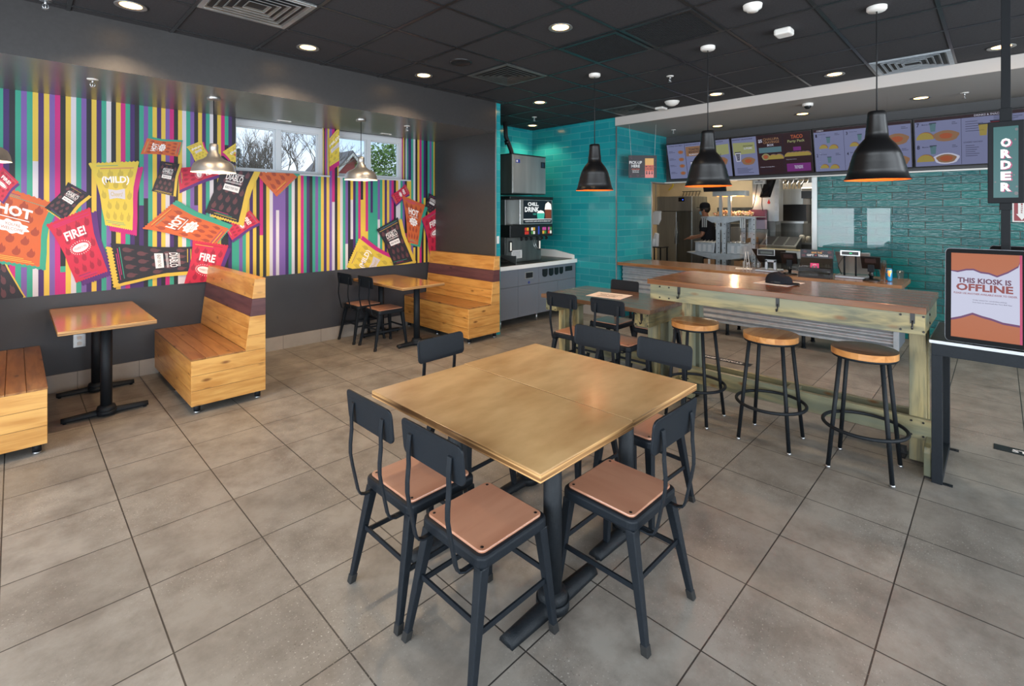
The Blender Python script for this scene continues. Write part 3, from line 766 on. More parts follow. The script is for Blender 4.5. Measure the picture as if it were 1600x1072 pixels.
def disc(name, label, cat, x, y, z, prof, m, group=None):
    b = MB().lathe(prof, n=28); o = b.build(name, M[m], loc=(x, y, z)); return tag(o, label, cat, group)
disc('ceiling_speaker', 'dark round ceiling speaker beside the soffit downlight', 'speaker', 3.0, 3.657, ZC, [(0, -.006), (.085, -.008), (.092, -.012), (.105, -.006), (.106, 0)], 'tbar')
disc('smoke_detector', 'white round smoke detector near the top edge right of centre', 'smoke detector', 3.594, 1.215, ZC, [(0, -.045), (.035, -.045), (.04, -.035), (.058, -.025), (.062, 0)], 'white')
disc('ceiling_dome_light', 'shallow white dome beside the lit downlight over the counter', 'ceiling fixture', 6.0, 3.02, ZC, [(0, -.06), (.04, -.055), (.075, -.035), (.092, -.008), (.094, 0)], 'white')
b = MB().rbox(-.06, .06, -.06, .06, -.05, 0, .02); tag(b.build('ceiling_sensor', M['white'], loc=(4.246, 1.202, ZC), bevel=.012), 'white square motion sensor between two pendant cords', 'sensor')
b = MB().rbox(-.075, .075, -.06, .06, -.03, 0, .015); tag(b.build('ceiling_transmitter', M['white'], loc=(6.242, 3.30, ZC), bevel=.008), 'flat white box on the ceiling beside the corner diffuser', 'sensor')
def sprinkler(x, y, z, label, m='white'):
    t = thing('fire_sprinkler', label, 'sprinkler', (x, y, z), 0, 'fire sprinklers')
    MB().lathe([(0, -.006), (.035, -.005), (.038, 0)], n=24).build('escutcheon', M[m], t)
    b = MB().cyl((0, 0, -.005), (0, 0, -.03), .008, n=10)
    b.tube([(-.012, 0, -.028), (-.016, 0, -.045), (-.006, 0, -.06)], .003, 6); b.tube([(.012, 0, -.028), (.016, 0, -.045), (.006, 0, -.06)], .003, 6)
    b.cyl((0, 0, -.03), (0, 0, -.058), .004, n=8); b.lathe([(0, -.064), (.018, -.062), (.02, -.059), (0, -.058)], n=16)
    b.build('nozzle', M['trimmetal'], t)
sprinkler(.439, 5.11, ZT, 'white sprinkler under the soffit at the left of the booths')
sprinkler(3.385, 5.157, ZT, 'sprinkler under the soffit right of the second aluminium pendant')
sprinkler(4.864, 2.469, ZC, 'chrome sprinkler in the dark ceiling left of the middle black pendant cord')
sprinkler(5.526, 4.993, ZC, 'tiny sprinkler above the drinks nook')
sprinkler(7.36, 3.68, 2.92, 'sprinkler in the grey ceiling above the pick-up sign')
sprinkler(7.30, .273, 2.92, 'sprinkler in the grey ceiling near the ORDER pole')
sprinkler(.15, 4.58, ZC, 'chrome sprinkler at the top left beside the soffit edge', 'trimmetal')
for x, lb in ((2.19, 'small flat vent in the soffit underside above the left window'), (3.518, 'small flat vent in the soffit underside above the right window')):
    b = MB().box(-.075, .075, -.02, .02, -.008, 0); b.box(-.05, .05, -.008, .008, -.0095, -.0078, 1)
    tag(b.build('soffit_vent', [M['white'], M['blackm']], loc=(x, 5.87, ZT)), lb, 'air vent')
t = thing('dome_camera', 'white dome security camera on the grey lowered ceiling', 'security camera', (6.71, 1.64, 2.92))
MB().lathe([(0, -.03), (.055, -.03), (.058, -.02), (.058, 0)], n=28).build('housing', M['white'], t)
MB().lathe([(0, -.066), (.02, -.062), (.034, -.048), (.038, -.031)], n=24).build('dome', M['black'], t)

# ================================================================== PENDANTS
def black_pendant(x, y, label):
    t = thing('black_pendant_lamp', label, 'pendant lamp', (x, y, 0), 0, 'black dome pendants above the bar table')
    MB().lathe([(.0, 3.018), (.052, 3.02), (.06, 3.03), (.06, 3.05)], n=28).build('canopy', M['white'], t)
    MB().cyl((0, 0, 3.02), (0, 0, 2.315), .0045, n=8).build('cord', M['blackm'], t)
    prof = [(0, 2.322), (.048, 2.320), (.053, 2.312), (.0555, 2.285), (.0545, 2.283), (.060, 2.235), (.0588, 2.233), (.066, 2.180), (.0645, 2.178), (.070, 2.135), (.084, 2.118), (.108, 2.088), (.128, 2.052),
            (.145, 2.010), (.1435, 2.008), (.158, 1.962), (.1565, 1.960), (.169, 1.915), (.1675, 1.913), (.180, 1.868), (.192, 1.846), (.195, 1.842)]
    MB().lathe(prof, n=48).build('shade', M['metal_blk3'], t)
    inner = [(.193, 1.8425), (.178, 1.865), (.156, 1.955), (.126, 2.048), (.080, 2.110), (.03, 2.13), (0, 2.13)]
    MB().lathe(inner, n=48).build('shade_lining', M['copper_in'], t)
    bb = MB().sphere((0, 0, 1.985), .034); bb.cyl((0, 0, 2.015), (0, 0, 2.10), .018, n=12); bb.build('bulb', M['bulb'], t)
    point('pendant_bulb_light', (x, y, 1.935), 6, (1, .60, .30), .035)
M['metal_blk3'] = mat('satin_black_shade', (20, 19, 20), .38, spec=.35)
black_pendant(4.244, 2.992, 'black dome pendant nearest the teal nook, left of the three')
black_pendant(4.23, 1.798, 'middle black dome pendant in front of the menu screens')
black_pendant(4.237, .61, 'rightmost and largest-looking black dome pendant')
def alu_pendant(x, y, label):
    t = thing('aluminium_pendant_lamp', label, 'pendant lamp', (x, y, 0), 0, 'aluminium barn pendants over the booths')
    MB().lathe([(.0, 2.645), (.05, 2.648), (.056, 2.655), (.056, 2.67)], n=28).build('canopy', M['alu_shade'], t)
    MB().cyl((0, 0, 2.65), (0, 0, 2.245), .004, n=8).build('cord', M['blackm'], t)
    prof = [(0, 2.25), (.026, 2.248), (.036, 2.24), (.038, 2.205), (.036, 2.2), (.038, 2.165), (.052, 2.150), (.056, 2.13), (.085, 2.105), (.13, 2.085), (.158, 2.062), (.172, 2.03), (.178, 1.998), (.180, 1.984), (.183, 1.982)]
    MB().lathe(prof, n=48).build('shade', M['alu_shade'], t)
    MB().lathe([(.181, 1.982), (.172, 2.01), (.155, 2.05), (.12, 2.075), (.06, 2.10), (0, 2.12)], n=48).build('shade_lining', M['white_in'], t)
    bb = MB().sphere((0, 0, 2.035), .03); bb.build('bulb', M['bulb'], t)
    point('pendant_bulb_light', (x, y, 1.995), 9, (1, .70, .42), .03)
alu_pendant(1.295, 5.15, 'aluminium pendant hanging left of the windows above the middle booth')
alu_pendant(2.78, 5.17, 'aluminium pendant hanging in front of the right window')
alu_pendant(-.19, 5.15, 'aluminium pendant cut off by the left edge of the picture')

# ================================================================== CHAIRS
def make_chair(label, group):
    """local +x is the way the sitter faces"""
    t = thing('dining_chair', label, 'chair', (0, 0, 0), 0, group)
    me = M['metal_blk']
    # seat pan: pressed steel tray with rolled edge
    f = MB(); h = .176
    f.prism(rrect(-h, h, -h, h, .035, 5), 'z', .405, .452, 0)
    f.build('seat_frame', me, t, bevel=.012, seg=3)
    p = MB(); p.prism(rrect(-.158, .158, -.158, .158, .022, 5), 'z', .4505, .461)
    pad = p.build('seat', M['pad'], t, bevel=.003)
    for sx in (-1, 1):
        for sy in (-1, 1):
            q = MB().lathe([(0, .0015), (.004, .0018), (.0065, 0)], c=(sx * .138, sy * .138, .461), n=14); q.build('screw', M['black'], pad)
    for sx in (-1, 1):
        for sy in (-1, 1):
            tx, ty = sx * .150, sy * .150; fx, fy = (-.232 if sx < 0 else .192), sy * .187
            a, c = .020, .012
            bot = [(fx - c, fy - c, .0), (fx + c, fy - c, .0), (fx + c, fy + c, .0), (fx - c, fy + c, .0)]
            top = [(tx - a, ty - a, .41), (tx + a, ty - a, .41), (tx + a, ty + a, .41), (tx - a, ty + a, .41)]
            lg = MB().hexa(bot, top).build('leg', me, t, bevel=.004)
            k = .09; gx, gy = fx + (tx - fx) * k, fy + (ty - fy) * k; e = .0145
            q = MB().hexa([(fx - e, fy - e, -.0), (fx + e, fy - e, 0), (fx + e, fy + e, 0), (fx - e, fy + e, 0)],
                          [(gx - e, gy - e, .035), (gx + e, gy - e, .035), (gx + e, gy + e, .035), (gx - e, gy + e, .035)])
            q.build('foot_cap', M['rubber'], lg, bevel=.003)
    def at(sx, sy, z):
        k = z / .41; fx = -.232 if sx < 0 else .192
        return Vector((fx + (sx * .150 - fx) * k, sy * (.187 + (.150 - .187) * k), z))
    for a, c, z in (((-1, -1), (-1, 1), .235), ((1, -1), (1, 1), .235), ((-1, -1), (1, -1), .205), ((-1, 1), (1, 1), .205)):
        MB().tube([at(*a, z), at(*c, z)], 0, flat=(.020, .008, (0, 0, 1))).build('stretcher', me, t)
    # back uprights: flat bar bent out from under the seat
    for sy in (-1, 1):
        y = sy * .118
        pts = [(-.150, y, .402), (-.205, y, .402), (-.228, y, .412), (-.238, y, .435), (-.262, y, .545), (-.272, y, .60), (-.272, y, .64), (-.2665, y, .70), (-.2675, y, .76), (-.262, y, .808), (-.250, y, .812)]
        MB().tube(pts, 0, flat=(.022, .007, (0, 1, 0))).build('back_upright', me, t, bevel=.0015)
    bk = MB(); n = 8; w_ = .178
    # gently curved back plate
    prof = rrect(-w_, w_, .722, .858, .026, 5)
    def cv(y): return -.252 - .010 * (1 - (y / w_) ** 2)
    front = [(cv(y) + .006 + (z - .79) * -.10, y, z) for y, z in prof]; back = [(cv(y) - .003 + (z - .79) * -.10, y, z) for y, z in prof]
    k = len(prof)
    bk.add(front + back, [list(range(k)), [k + i for i in range(k)][::-1]] + [(i, k + i, k + (i + 1) % k, (i + 1) % k) for i in range(k)])
    bk.build('backrest', me, t, bevel=.0025, fixn=True)
    return t
G = 'metal chairs round the big square table'
c0 = make_chair('metal chair with copper seat at the square table, nearest the camera', G)
c0.location = (1.276, 1.41, 0)
dup(c0, (1.272, 1.832, 0), 0, 'metal chair on the left long side of the square table, behind the nearest one')
dup(c0, (1.812, 1.150, 0), R(90), 'metal chair at the right near side of the square table, full copper seat showing')
dup(c0, (1.855, 2.185, 0), R(-88), 'metal chair whose back rises at the far left edge of the square table')
dup(c0, (2.442, 1.885, 0), R(180), 'left of two chair backs behind the far edge of the square table')
dup(c0, (2.445, 1.418, 0), R(178), 'right of two chair backs behind the far corner, next to the stools')
G = 'metal chairs at the low dark-topped table'
dup(c0, (3.862, 2.925, 0), R(1), 'chair at the near side of the low dark table, further from the bar', G)
dup(c0, (3.892, 2.430, 0), R(-1), 'chair at the near side of the low dark table, closer to the bar', G)
dup(c0, (4.515, 2.960, 0), R(180), 'chair at the far side of the low dark table, facing the camera', G)
dup(c0, (4.580, 2.475, 0), R(180), 'far-side chair half hidden where low table meets tall bar', G)
G = 'metal chairs at the booth table under the mural'
dup(c0, (3.14, 5.785, 0), R(1), 'chair at the right booth table, nearer the mural wall', G)
dup(c0, (3.175, 5.325, 0), R(-1), 'chair at the right booth table, nearer the aisle', G)

# ================================================================== BIG SQUARE TABLE (two tops pushed together)
def column_base(parent, x, y, r=.038, length=.54, foot_w=.034, height=.725, bar_axis='x'):
    p = MB().cyl((x, y, .04), (x, y, height), r, n=28)
    p.lathe([(r + .022, .040), (r + .024, .060), (r + .018, .078), (r, .084)], c=(x, y, 0), n=28)
    p.build('column', M['metal_blk2'], parent)
    h = length / 2; b = MB()
    # arched cross foot, half-round bar, tapering towards rounded toes
    secs = []
    for i in range(13):
        s_ = -h + length * i / 12; k = abs(s_) / h
        wd = foot_w - .006 * k; top = .058 - .012 * k
        ring = []
        for a in range(9):
            an = math.pi * a / 8; ring.append((math.cos(an) * wd, .014 + math.sin(an) * (top - .014)))
        secs.append((s_, ring))
    vs = []
    for s_, ring in secs:
        for u, z in ring: vs.append((x + s_, y + u, z) if bar_axis == 'x' else (x + u, y + s_, z))
    k = 9; fs = []
    for i in range(len(secs) - 1):
        for a in range(k): fs.append((i * k + a, i * k + (a + 1) % k, (i + 1) * k + (a + 1) % k, (i + 1) * k + a))
    fs.append(list(range(k))); fs.append([(len(secs) - 1) * k + a for a in range(k)][::-1])
    b.add(vs, fs, 0, True)
    b.cyl((x, y, .012), (x, y, .048), r + .03, n=28)
    for s_ in (-h + .022, h - .022):
        q = (x + s_, y) if bar_axis == 'x' else (x, y + s_)
        b.cyl((q[0], q[1], 0), (q[0], q[1], .02), .012, n=12)
    b.build('cross_foot', M['metal_blk2'], parent, fixn=True)
    if height > .7:
        pl = MB().box(x - .11, x + .11, y - .11, y + .11, height - .008, height); pl.build('mounting_plate', M['metal_blk2'], parent)
def plytable(name, label, x0, x1, y0, y1, posts, top, edge, group, thick=.032, bar='x', bv=.003):
    cx, cy = (x0 + x1) / 2, (y0 + y1) / 2
    t = thing(name, label, 'table', (cx, cy, 0), 0, group)
    b = MB().box(x0 - cx, x1 - cx, y0 - cy, y1 - cy, .76 - thick, .76)
    b.m = [0, 0, 1, 1, 1, 1]
    b.build('table_top', [M[top], M[edge]], t, bevel=bv)
    for px, py in posts: column_base(t, px - cx, py - cy, height=.76 - thick, foot_w=.040 if name == 'ply_table' else .031)
    return t
G = 'pair of ply tables pushed together in the foreground'
plytable('ply_table', 'birch ply table top forming the near left half of the foreground square', 1.212, 1.789, 1.068, 2.150, [(1.550, 1.300), (1.550, 1.93)], 'ply', 'plyedge', G)
plytable('ply_table', 'birch ply table top forming the far right half of the foreground square', 1.792, 2.400, 1.075, 2.158, [(2.165, 1.335), (2.165, 2.01)], 'ply', 'plyedge', G)
G = 'small wooden two-seat tables under the mural'
plytable('booth_table', 'small wooden table between the two left booths', .218, .802, 4.775, 5.955, [(.518, 5.065), (.525, 5.80)], 'ply_s', 'plyedge', G, bar='x')
plytable('booth_table', 'small wooden table between two metal chairs and the right booth', 3.085, 3.675, 4.785, 5.945, [(3.46, 5.06), (3.42, 5.82)], 'ply_s', 'plyedge', G)

# ================================================================== BOOTHS
def bench(label, loc, rz, width, depth=.557, sd=.40):
    t = thing('booth_bench', label, 'bench', loc, rz, 'slatted pine booth benches')
    zb = .065; sh = .43; ZT_ = 1.035; bt = depth - .085
    def fx(z): return sd + (bt - sd) * (z - sh) / (ZT_ - sh)
    g = .0012
    # dark carcass just inside the boards
    c = MB(); i_ = .004
    c.prism([(i_, zb + i_), (depth - i_, zb + i_), (depth - i_, ZT_ - i_), (bt + i_, ZT_ - i_), (sd + i_ + .002, sh - i_), (i_, sh - i_)], 'y', i_, width - i_)
    c.build('carcass', M['blackm'], t)
    rows = [(zb, .187), (.187, .308), (.308, sh)]
    f = MB()
    for a, d in rows: f.box(-.0, .014, .014, width - .014, a + g, d - g)
    f.build('front_panel', M['pine'], t, bevel=.002)
    s_ = MB(); n = 4
    for k in range(n):
        a = k * sd / n; s_.box(a + g + (.0 if k else -.004), a + sd / n - g, .0, width, sh - .002, sh + .012)
    s_.build('seat', M['pine_seat'], t, bevel=.002)
    def slant(z0, z1, m):
        q = MB(); th = .014
        q.prism([(fx(z0) - .002, z0 + g), (fx(z0) + th, z0 + g), (fx(z1) + th, z1 - g), (fx(z1) - .002, z1 - g)], 'y', .014, width - .014)
        return q
    bb = MB()
    for a, d in ((sh + .012, .52), (.52, .62), (.62, .722)):
        q = slant(a, d, 0); bb.add(q.v, q.f)
    q = slant(.870, ZT_, 0); bb.add(q.v, q.f)
    bb.build('backrest', M['pine'], t, bevel=.002, fixn=True)
    q = slant(.722, .870, 0); q.build('backrest_stripe', M['purple_board'], t, bevel=.002, fixn=True)['label'] = 'plum stained backrest board'
    # top cap
    MB().box(bt - .004, depth + .002, -.002, width + .002, ZT_ - .004, ZT_ + .008).build('top_cap', M['pine'], t, bevel=.002)
    # end panels, board by board
    for y0, y1 in ((0, .014), (width - .014, width)):
        e = MB(); st = None
        for a, d in rows: e.box(.0, depth, y0, y1, a + g, d - g)
        u = MB().prism([(fx(.870) - .002, .870 + g), (depth, .870 + g), (depth, ZT_ - g), (fx(ZT_) - .002, ZT_ - g)], 'y', y0, y1)
        u.build('end_top_board', M['pine_x'], t, bevel=.0015, fixn=True)
        for a, d in ((sh, .56), (.56, .722)):
            e.prism([(fx(a) - .002, a + g), (depth, a + g), (depth, d - g), (fx(d) - .002, d - g)], 'y', y0, y1)
        e.build('end_panel', M['pine_x'], t, bevel=.0015, fixn=True)
        a, d = .722, .870
        st = MB().prism([(fx(a) - .002, a + g), (depth, a + g), (depth, d - g), (fx(d) - .002, d - g)], 'y', y0, y1)
        st.build('end_stripe', M['purple_end'], t, fixn=True)
    for x in (.05, depth - .05):
        for y in (.05, width / 2, width - .05):
            l = MB().cyl((x, y, .012), (x, y, zb + .01), .024, n=18); l.build('foot', M['metal_blk2'], t)
            MB().lathe([(0, 0), (.02, 0), (.023, .004), (.023, .013), (0, .013)], c=(x, y, 0), n=18).build('glide', M['trimmetal'], t)
    return t
bench('pine booth bench in the middle, seen end on with plum stripe', (.990, 4.562, 0), 0, 1.45)
bench('pine booth bench cut off by the left edge of the picture', (.158, 6.012, 0), R(180), 1.465)
bench('pine booth bench at the end of the alcove beside the drinks counter', (3.900, 4.600, 0), 0, 1.41, depth=.524, sd=.375)

# ================================================================== BAR TABLE
def bolt(b, x, y, z, ax, r=.007, m=0):
    d = {'x-': (-1, 0, 0), 'y-': (0, -1, 0)}[ax]
    b.cyl((x, y, z), (x + d[0] * .005, y + d[1] * .005, z), r, r * .7, n=10, m=m)
bx0, bx1, by0, by1 = 3.665, 4.455, .298, 2.062
t = thing('bar_table', 'tall bar table with dark wooden top and green washed timber frame', 'bar table', ((bx0 + bx1) / 2, (by0 + by1) / 2, 0))
ox, oy = t.location.x, t.location.y
def L_(b):
    b.v = [(x - ox, y - oy, z) for x, y, z in b.v]; return b
b = MB(); n = 6; wd = (bx1 - bx0) / n
for k in range(n): b.box(bx0 + k * wd, bx0 + (k + 1) * wd - .0006, by0, by1, 1.030, 1.070)
L_(b).build('table_top', M['bartop'], t, bevel=.002)
fx0 = bx0 + .028
for nm, q in (('front_apron', MB().box(fx0, fx0 + .04, by0 + .008, by1 - .012, .905, 1.030)), ('back_apron', MB().box(bx1 - .068, bx1 - .028, by0 + .008, by1 - .012, .905, 1.030))):
    L_(q).build(nm, M['greenwood'], t, bevel=.003)
for y in (by0 + .008, by1 - .052): L_(MB().box(fx0 + .04, bx1 - .068, y, y + .04, .905, 1.030)).build('end_apron', M['greenwood_x'], t, bevel=.003)
for y in (.335, 1.885):
    for x in (4.10, 4.26):
        L_(MB().box(x, x + .085, y, y + .085, .012, .91)).build('leg', M['greenwood_z'], t, bevel=.003)
for x, z0, z1 in ((4.062, .168, .300), (4.347, .130, .262)):
    L_(MB().box(x, x + .038, .300, 1.985, z0, z1)).build('long_rail', M['greenwood'], t, bevel=.003)
L_(MB().box(4.10, 4.347, 1.10, 1.18, .185, .255)).build('rail_block', M['greenwood_x'], t, bevel=.003)
for y in (.295, 1.975):   # rounded shoe boards at floor level
    pr = [(3.90, .012), (4.60, .012), (4.60, .15), (4.585, .185), (4.55, .198), (3.95, .198), (3.915, .185), (3.90, .15)]
    L_(MB().prism(pr, 'y', y, y + .035)).build('shoe_board', M['greenwood_x'], t, bevel=.004, fixn=True)
    for x in (3.93, 4.56): L_(MB().box(x - .02, x + .02, y - .0, y + .035, 0, .012)).build('glide', M['rubber'], t)
b = MB()
for y in (.312, .418, 1.885, 1.965):
    for z in (.925, 1.012): bolt(b, fx0, y, z, 'x-')
for y in (.345, .405, 1.90, 1.955):
    for z in (.19, .278): bolt(b, 4.062, y, z, 'x-')
for z in (.94, .99): bolt(b, 3.95, by0 + .008, z, 'y-', .009)
L_(b).build('bolt_heads', M['black'], t)
for y in (1.80, 1.085, .362):
    h = MB().box(fx0 - .005, fx0, y - .011, y + .011, .968, 1.028)
    h.tube([(fx0 - .004, y, .985), (fx0 - .006, y, .955), (fx0 - .016, y, .938), (fx0 - .030, y, .940), (fx0 - .035, y, .955)], .0045, 8)
    L_(h).build('bag_hook', M['black'], t)
for y in (.46, 1.90): L_(MB().box(4.11, 4.24, y - .02, y + .02, 0, .006).box(4.185, 4.19, y - .02, y + .02, .006, .06)).build('floor_bracket', M['black'], t)

# LOW COMMUNITY TABLE
lx0, lx1, ly0, ly1 = 3.895, 4.690, 2.165, 3.425
t = thing('community_table', 'low dark-topped table on green washed timber, joined to the tall bar', 'table', ((lx0 + lx1) / 2, (ly0 + ly1) / 2, 0))
ox, oy = t.location.x, t.location.y
b = MB(); wd = (lx1 - lx0) / n
for k in range(n): b.box(lx0 + k * wd, lx0 + (k + 1) * wd - .0006, ly0, ly1, .722, .760)
L_(b).build('table_top', M['bartopx'], t, bevel=.002)
for y in (2.188, 3.235):   # cross beams on edge, ends showing past the posts
    L_(MB().box(lx0 + .02, lx1 - .02, y, y + .14, .60, .722)).build('cross_beam', M['greenwood_x'], t, bevel=.003)
for y in (2.20, 3.255):
    for x in (4.105, 4.345):
        L_(MB().box(x, x + .085, y + .018, y + .103, .012, .602)).build('leg', M['greenwood_z'], t, bevel=.003)
L_(MB().box(4.19, 4.345, 2.33, 3.25, .16, .28)).build('long_rail', M['greenwood'], t, bevel=.003)
for y in (2.205, 3.26): L_(MB().box(4.00, 4.55, y + .02, y + .10, .0, .012)).build('glide', M['rubber'], t)
b = MB()
for y in (2.20, 2.315, 3.25, 3.36):
    for z in (.615, .708): bolt(b, lx0 + .02, y, z, 'x-')
L_(b).build('bolt_heads', M['black'], t)
h = MB().box(lx0 + .015, lx0 + .02, 2.246, 2.268, .655, .715); y = 2.257; fx_ = lx0 + .02
h.tube([(fx_ - .004, y, .672), (fx_ - .006, y, .645), (fx_ - .016, y, .628), (fx_ - .030, y, .630), (fx_ - .035, y, .645)], .0045, 8)
L_(h).build('bag_hook', M['black'], t)

# STOOLS
def make_stool(label):
    t = thing('bar_stool', label, 'bar stool', (0, 0, 0), 0, 'round-seat bar stools in front of the bar table')
    b = MB()
    # round seat made of glued staves clipped to a disc
    rr = .178; k = 7; w_ = 2 * rr / k
    for i in range(k):
        x0 = -rr + i * w_; x1 = x0 + w_ - .0006; pts = []
        m_ = 10
        for j in range(m_ + 1):
            x = x0 + (x1 - x0) * j / m_; pts.append((x, math.sqrt(max(0, rr * rr - x * x))))
        poly = pts + [(x, -y) for x, y in pts[::-1]]
        b.prism(poly, 'z', .715, .754)
    b.build('seat', M['stoolwood'], t, bevel=.0, fixn=True)
    r = MB(); r.lathe([(.166, .700), (.172, .700), (.172, .7155), (.166, .7155)], n=40, closed=True); r.cyl((0, 0, .706), (0, 0, .714), .10, n=24)
    r.build('seat_ring', M['metal_blk2'], t, fixn=True)
    for sx in (-1, 1):
        for sy in (-1, 1):
            l = MB().cyl((sx * .163, sy * .163, .012), (sx * .108, sy * .108, .706), .0125, n=14).build('leg', M['metal_blk2'], t)
            MB().cyl((sx * .164, sy * .164, 0), (sx * .163, sy * .163, .014), .0145, n=14).build('foot_cap', M['trimmetal'], l)
    pts = [(.222 * math.cos(2 * math.pi * i / 40), .222 * math.sin(2 * math.pi * i / 40), .265) for i in range(40)]
    MB().tube(pts, .011, 10, closed=True).build('foot_ring', M['metal_blk2'], t)
    return t
s0 = make_stool('bar stool nearest the kiosk, darkest seat')
s0.location = (3.797, .612, 0); s0.rotation_euler = (0, 0, 0)
dup(s0, (3.797, 1.162, 0), R(90), 'middle bar stool of the three')
dup(s0, (3.797, 1.718, 0), R(0), 'bar stool nearest the low table and chairs')
# dark reflection on the seat nearest the kiosk, painted into its top
for c in s0.children:
    if c.name.startswith('seat') and 'ring' not in c.name:
        c.data = c.data.copy(); c.data.materials.append(M['stooldark'])
        for p_ in c.data.polygons:
            if p_.normal.z > .5: p_.material_index = 1

# ================================================================== DRINKS NOOK
t = thing('beverage_cabinet', 'slate grey drinks cabinet with white quartz top in the teal nook', 'cabinet', (5.5, 4.9, 0))
def LT(b, t):
    o = t.location; b.v = [(x - o.x, y - o.y, z - o.z) for x, y, z in b.v]; return b
LT(MB().box(4.56, 6.405, 4.91, 5.84, .11, .80), t).build('carcass', M['cabgap'], t)
b = MB().box(4.545, 6.415, 4.862, 5.845, .803, .86); b.box(4.545, 5.72, 4.90, 5.3, .8602, .863, 1)
LT(b, t).build('worktop', [M['quartz'], M['darkstone']], t, bevel=.002)
LT(MB().box(4.56, 6.36, 4.93, 5.60, .8602, .868), t).build('drain_tray', M['darkstone'], t)
LT(MB().prism([(4.91, .861), (5.83, .861), (5.83, .985), (5.32, .985), (4.93, .925), (4.91, .92)], 'x', 6.385, 6.408), t).build('side_splash', M['quartz'], t, fixn=True)
cols = [4.57, 5.067, 5.508, 5.951, 6.403]
for i in range(4):
    a, c = cols[i] + .002, cols[i + 1] - .002
    if i >= 2: continue
    dr = MB(); dr.box(a, c, 4.888, 4.91, .556, .797)
    if i == 1: pass
    o = LT(dr, t).build('drawer', M['cab'], t, bevel=.001)
    if i == 1:
        LT(MB().box(5.206, 5.381, 4.884, 4.889, .643, .747).box(5.222, 5.365, 4.880, 4.885, .657, .733, 1), t).build('waste_chute', [M['steel'], M['black']], o)
        LT(MB().cyl((5.29, 4.889, .59), (5.29, 4.885, .59), .020, n=20), t).build('round_sticker', mat('blue_sticker', (44, 60, 130), .5), o)
for i in range(4):
    LT(MB().box(cols[i] + .002, cols[i + 1] - .002, 4.888, 4.91, .112, .552), t).build('door', M['cab'], t, bevel=.001)
cp = LT(MB().box(5.510, 6.401, 4.888, 4.91, .556, .797), t).build('cup_panel', M['cab'], t, bevel=.001)
for x0, x1 in ((5.585, 5.705), (5.735, 5.845), (5.868, 5.968), (5.990, 6.080)):
    xc = (x0 + x1) / 2; r = (x1 - x0) / 2
    poly = [(x0, .757), (x0, .68)] + [(xc - r * math.cos(math.pi * k / 8), .68 - r * .75 * math.sin(math.pi * k / 8)) for k in range(1, 8)] + [(x1, .68), (x1, .757)]
    LT(MB().prism(poly, 'y', 4.884, 4.889), t).build('cup_slot', M['black'], cp, fixn=True)
LT(MB().box(6.135, 6.312, 4.884, 4.889, .680, .755), t).build('lid_slot', M['black'], cp)
for x in (4.75, 5.50, 6.30): LT(MB().cyl((x, 4.93, 0), (x, 4.93, .112), .014, n=12), t).build('leg', M['trimmetal'], t)

t = thing('ice_machine', 'stainless ice maker on top of the drinks dispenser', 'ice machine', (5.42, 5.2, 1.885))
LT(MB().box(5.053, 5.787, 5.0, 5.66, 1.885, 2.462), t).build('housing', M['steel_dk'], t, bevel=.008)
LT(MB().box(5.062, 5.780, 4.990, 5.002, 1.897, 2.450), t).build('front_panel', M['steel'], t, bevel=.003)
LT(MB().box(5.048, 5.792, 4.992, 5.665, 2.455, 2.468), t).build('lid', M['blackm'], t, bevel=.003)
b = MB().box(5.67, 5.765, 4.985, 4.992, 2.29, 2.38); b.box(5.682, 5.735, 4.982, 4.986, 2.305, 2.365, 1)
LT(b, t).build('control_panel', [M['black'], mat('control_lcd', (40, 60, 80), .3)], t)
b = MB().box(5.118, 5.205, 4.986, 4.991, 2.335, 2.385); b.box(5.128, 5.160, 4.984, 4.987, 2.345, 2.375, 1)
LT(b, t).build('maker_badge', [mat('blue_badge', (40, 56, 150), .4), M['white']], t)
t = thing('vent_duct', 'dark bent pipe from the ice maker up to the ceiling', 'pipe', (5.45, 5.5, 2.462))
LT(MB().tube([(5.62, 5.55, 2.465), (5.60, 5.56, 2.60), (5.52, 5.60, 2.82), (5.50, 5.60, 3.05)], .035, 14), t).build('pipe', M['blackm'], t)
LT(MB().tube([(5.545, 5.59, 2.70), (5.535, 5.60, 2.76)], .042, 14), t).build('coupling', M['black'], t)

t = thing('soda_fountain', 'self-serve soda fountain with CHILL. DRINK. marquee', 'drinks dispenser', (5.45, 5.2, .862))
LT(MB().box(5.03, 5.80, 5.12, 5.62, .868, 1.80), t).build('body', M['steel_dk'], t, bevel=.006)
LT(MB().box(4.985, 5.950, 4.975, 5.62, 1.805, 1.848), t).build('top_cover', M['black'], t, bevel=.01)
LT(MB().box(5.20, 5.94, 4.985, 5.30, 1.43, 1.805), t).build('marquee_housing', M['steel'], t, bevel=.01)
emd = {}
def emat(c, s=1.0, rough=.3):
    k = (c, s)
    if k not in emd: emd[k] = mat('screen_ink_%d' % len(emd), (8, 8, 9), rough, emis=c, estr=s, spec=.18)
    return emd[k]
dm = [emat((22, 34, 42), .7), emat((235, 240, 240), .9), emat((60, 170, 150), .9), emat((120, 60, 40), .8), emat((245, 240, 225), 1.0)]
mq = MB(); fn = lambda x, z: (x, 4.9835, z)
def pol(b, pts, m, y=4.9825): b.add([(x, y, z) for x, z in pts], [list(range(len(pts)))], m)
pol(mq, [(5.275, 1.448), (5.915, 1.448), (5.915, 1.79), (5.275, 1.79)], 0, 4.9835)
F_ = lambda x, z: (x, 4.9820, z)
put_text(mq, 'CHILL.', F_, 5.49, 1.735, .24, .055, 1, .03); put_text(mq, 'DRINK.', F_, 5.47, 1.655, .33, .075, 1, .03)
put_text(mq, 'ICED', F_, 5.52, 1.585, .07, .025, 2, .02)
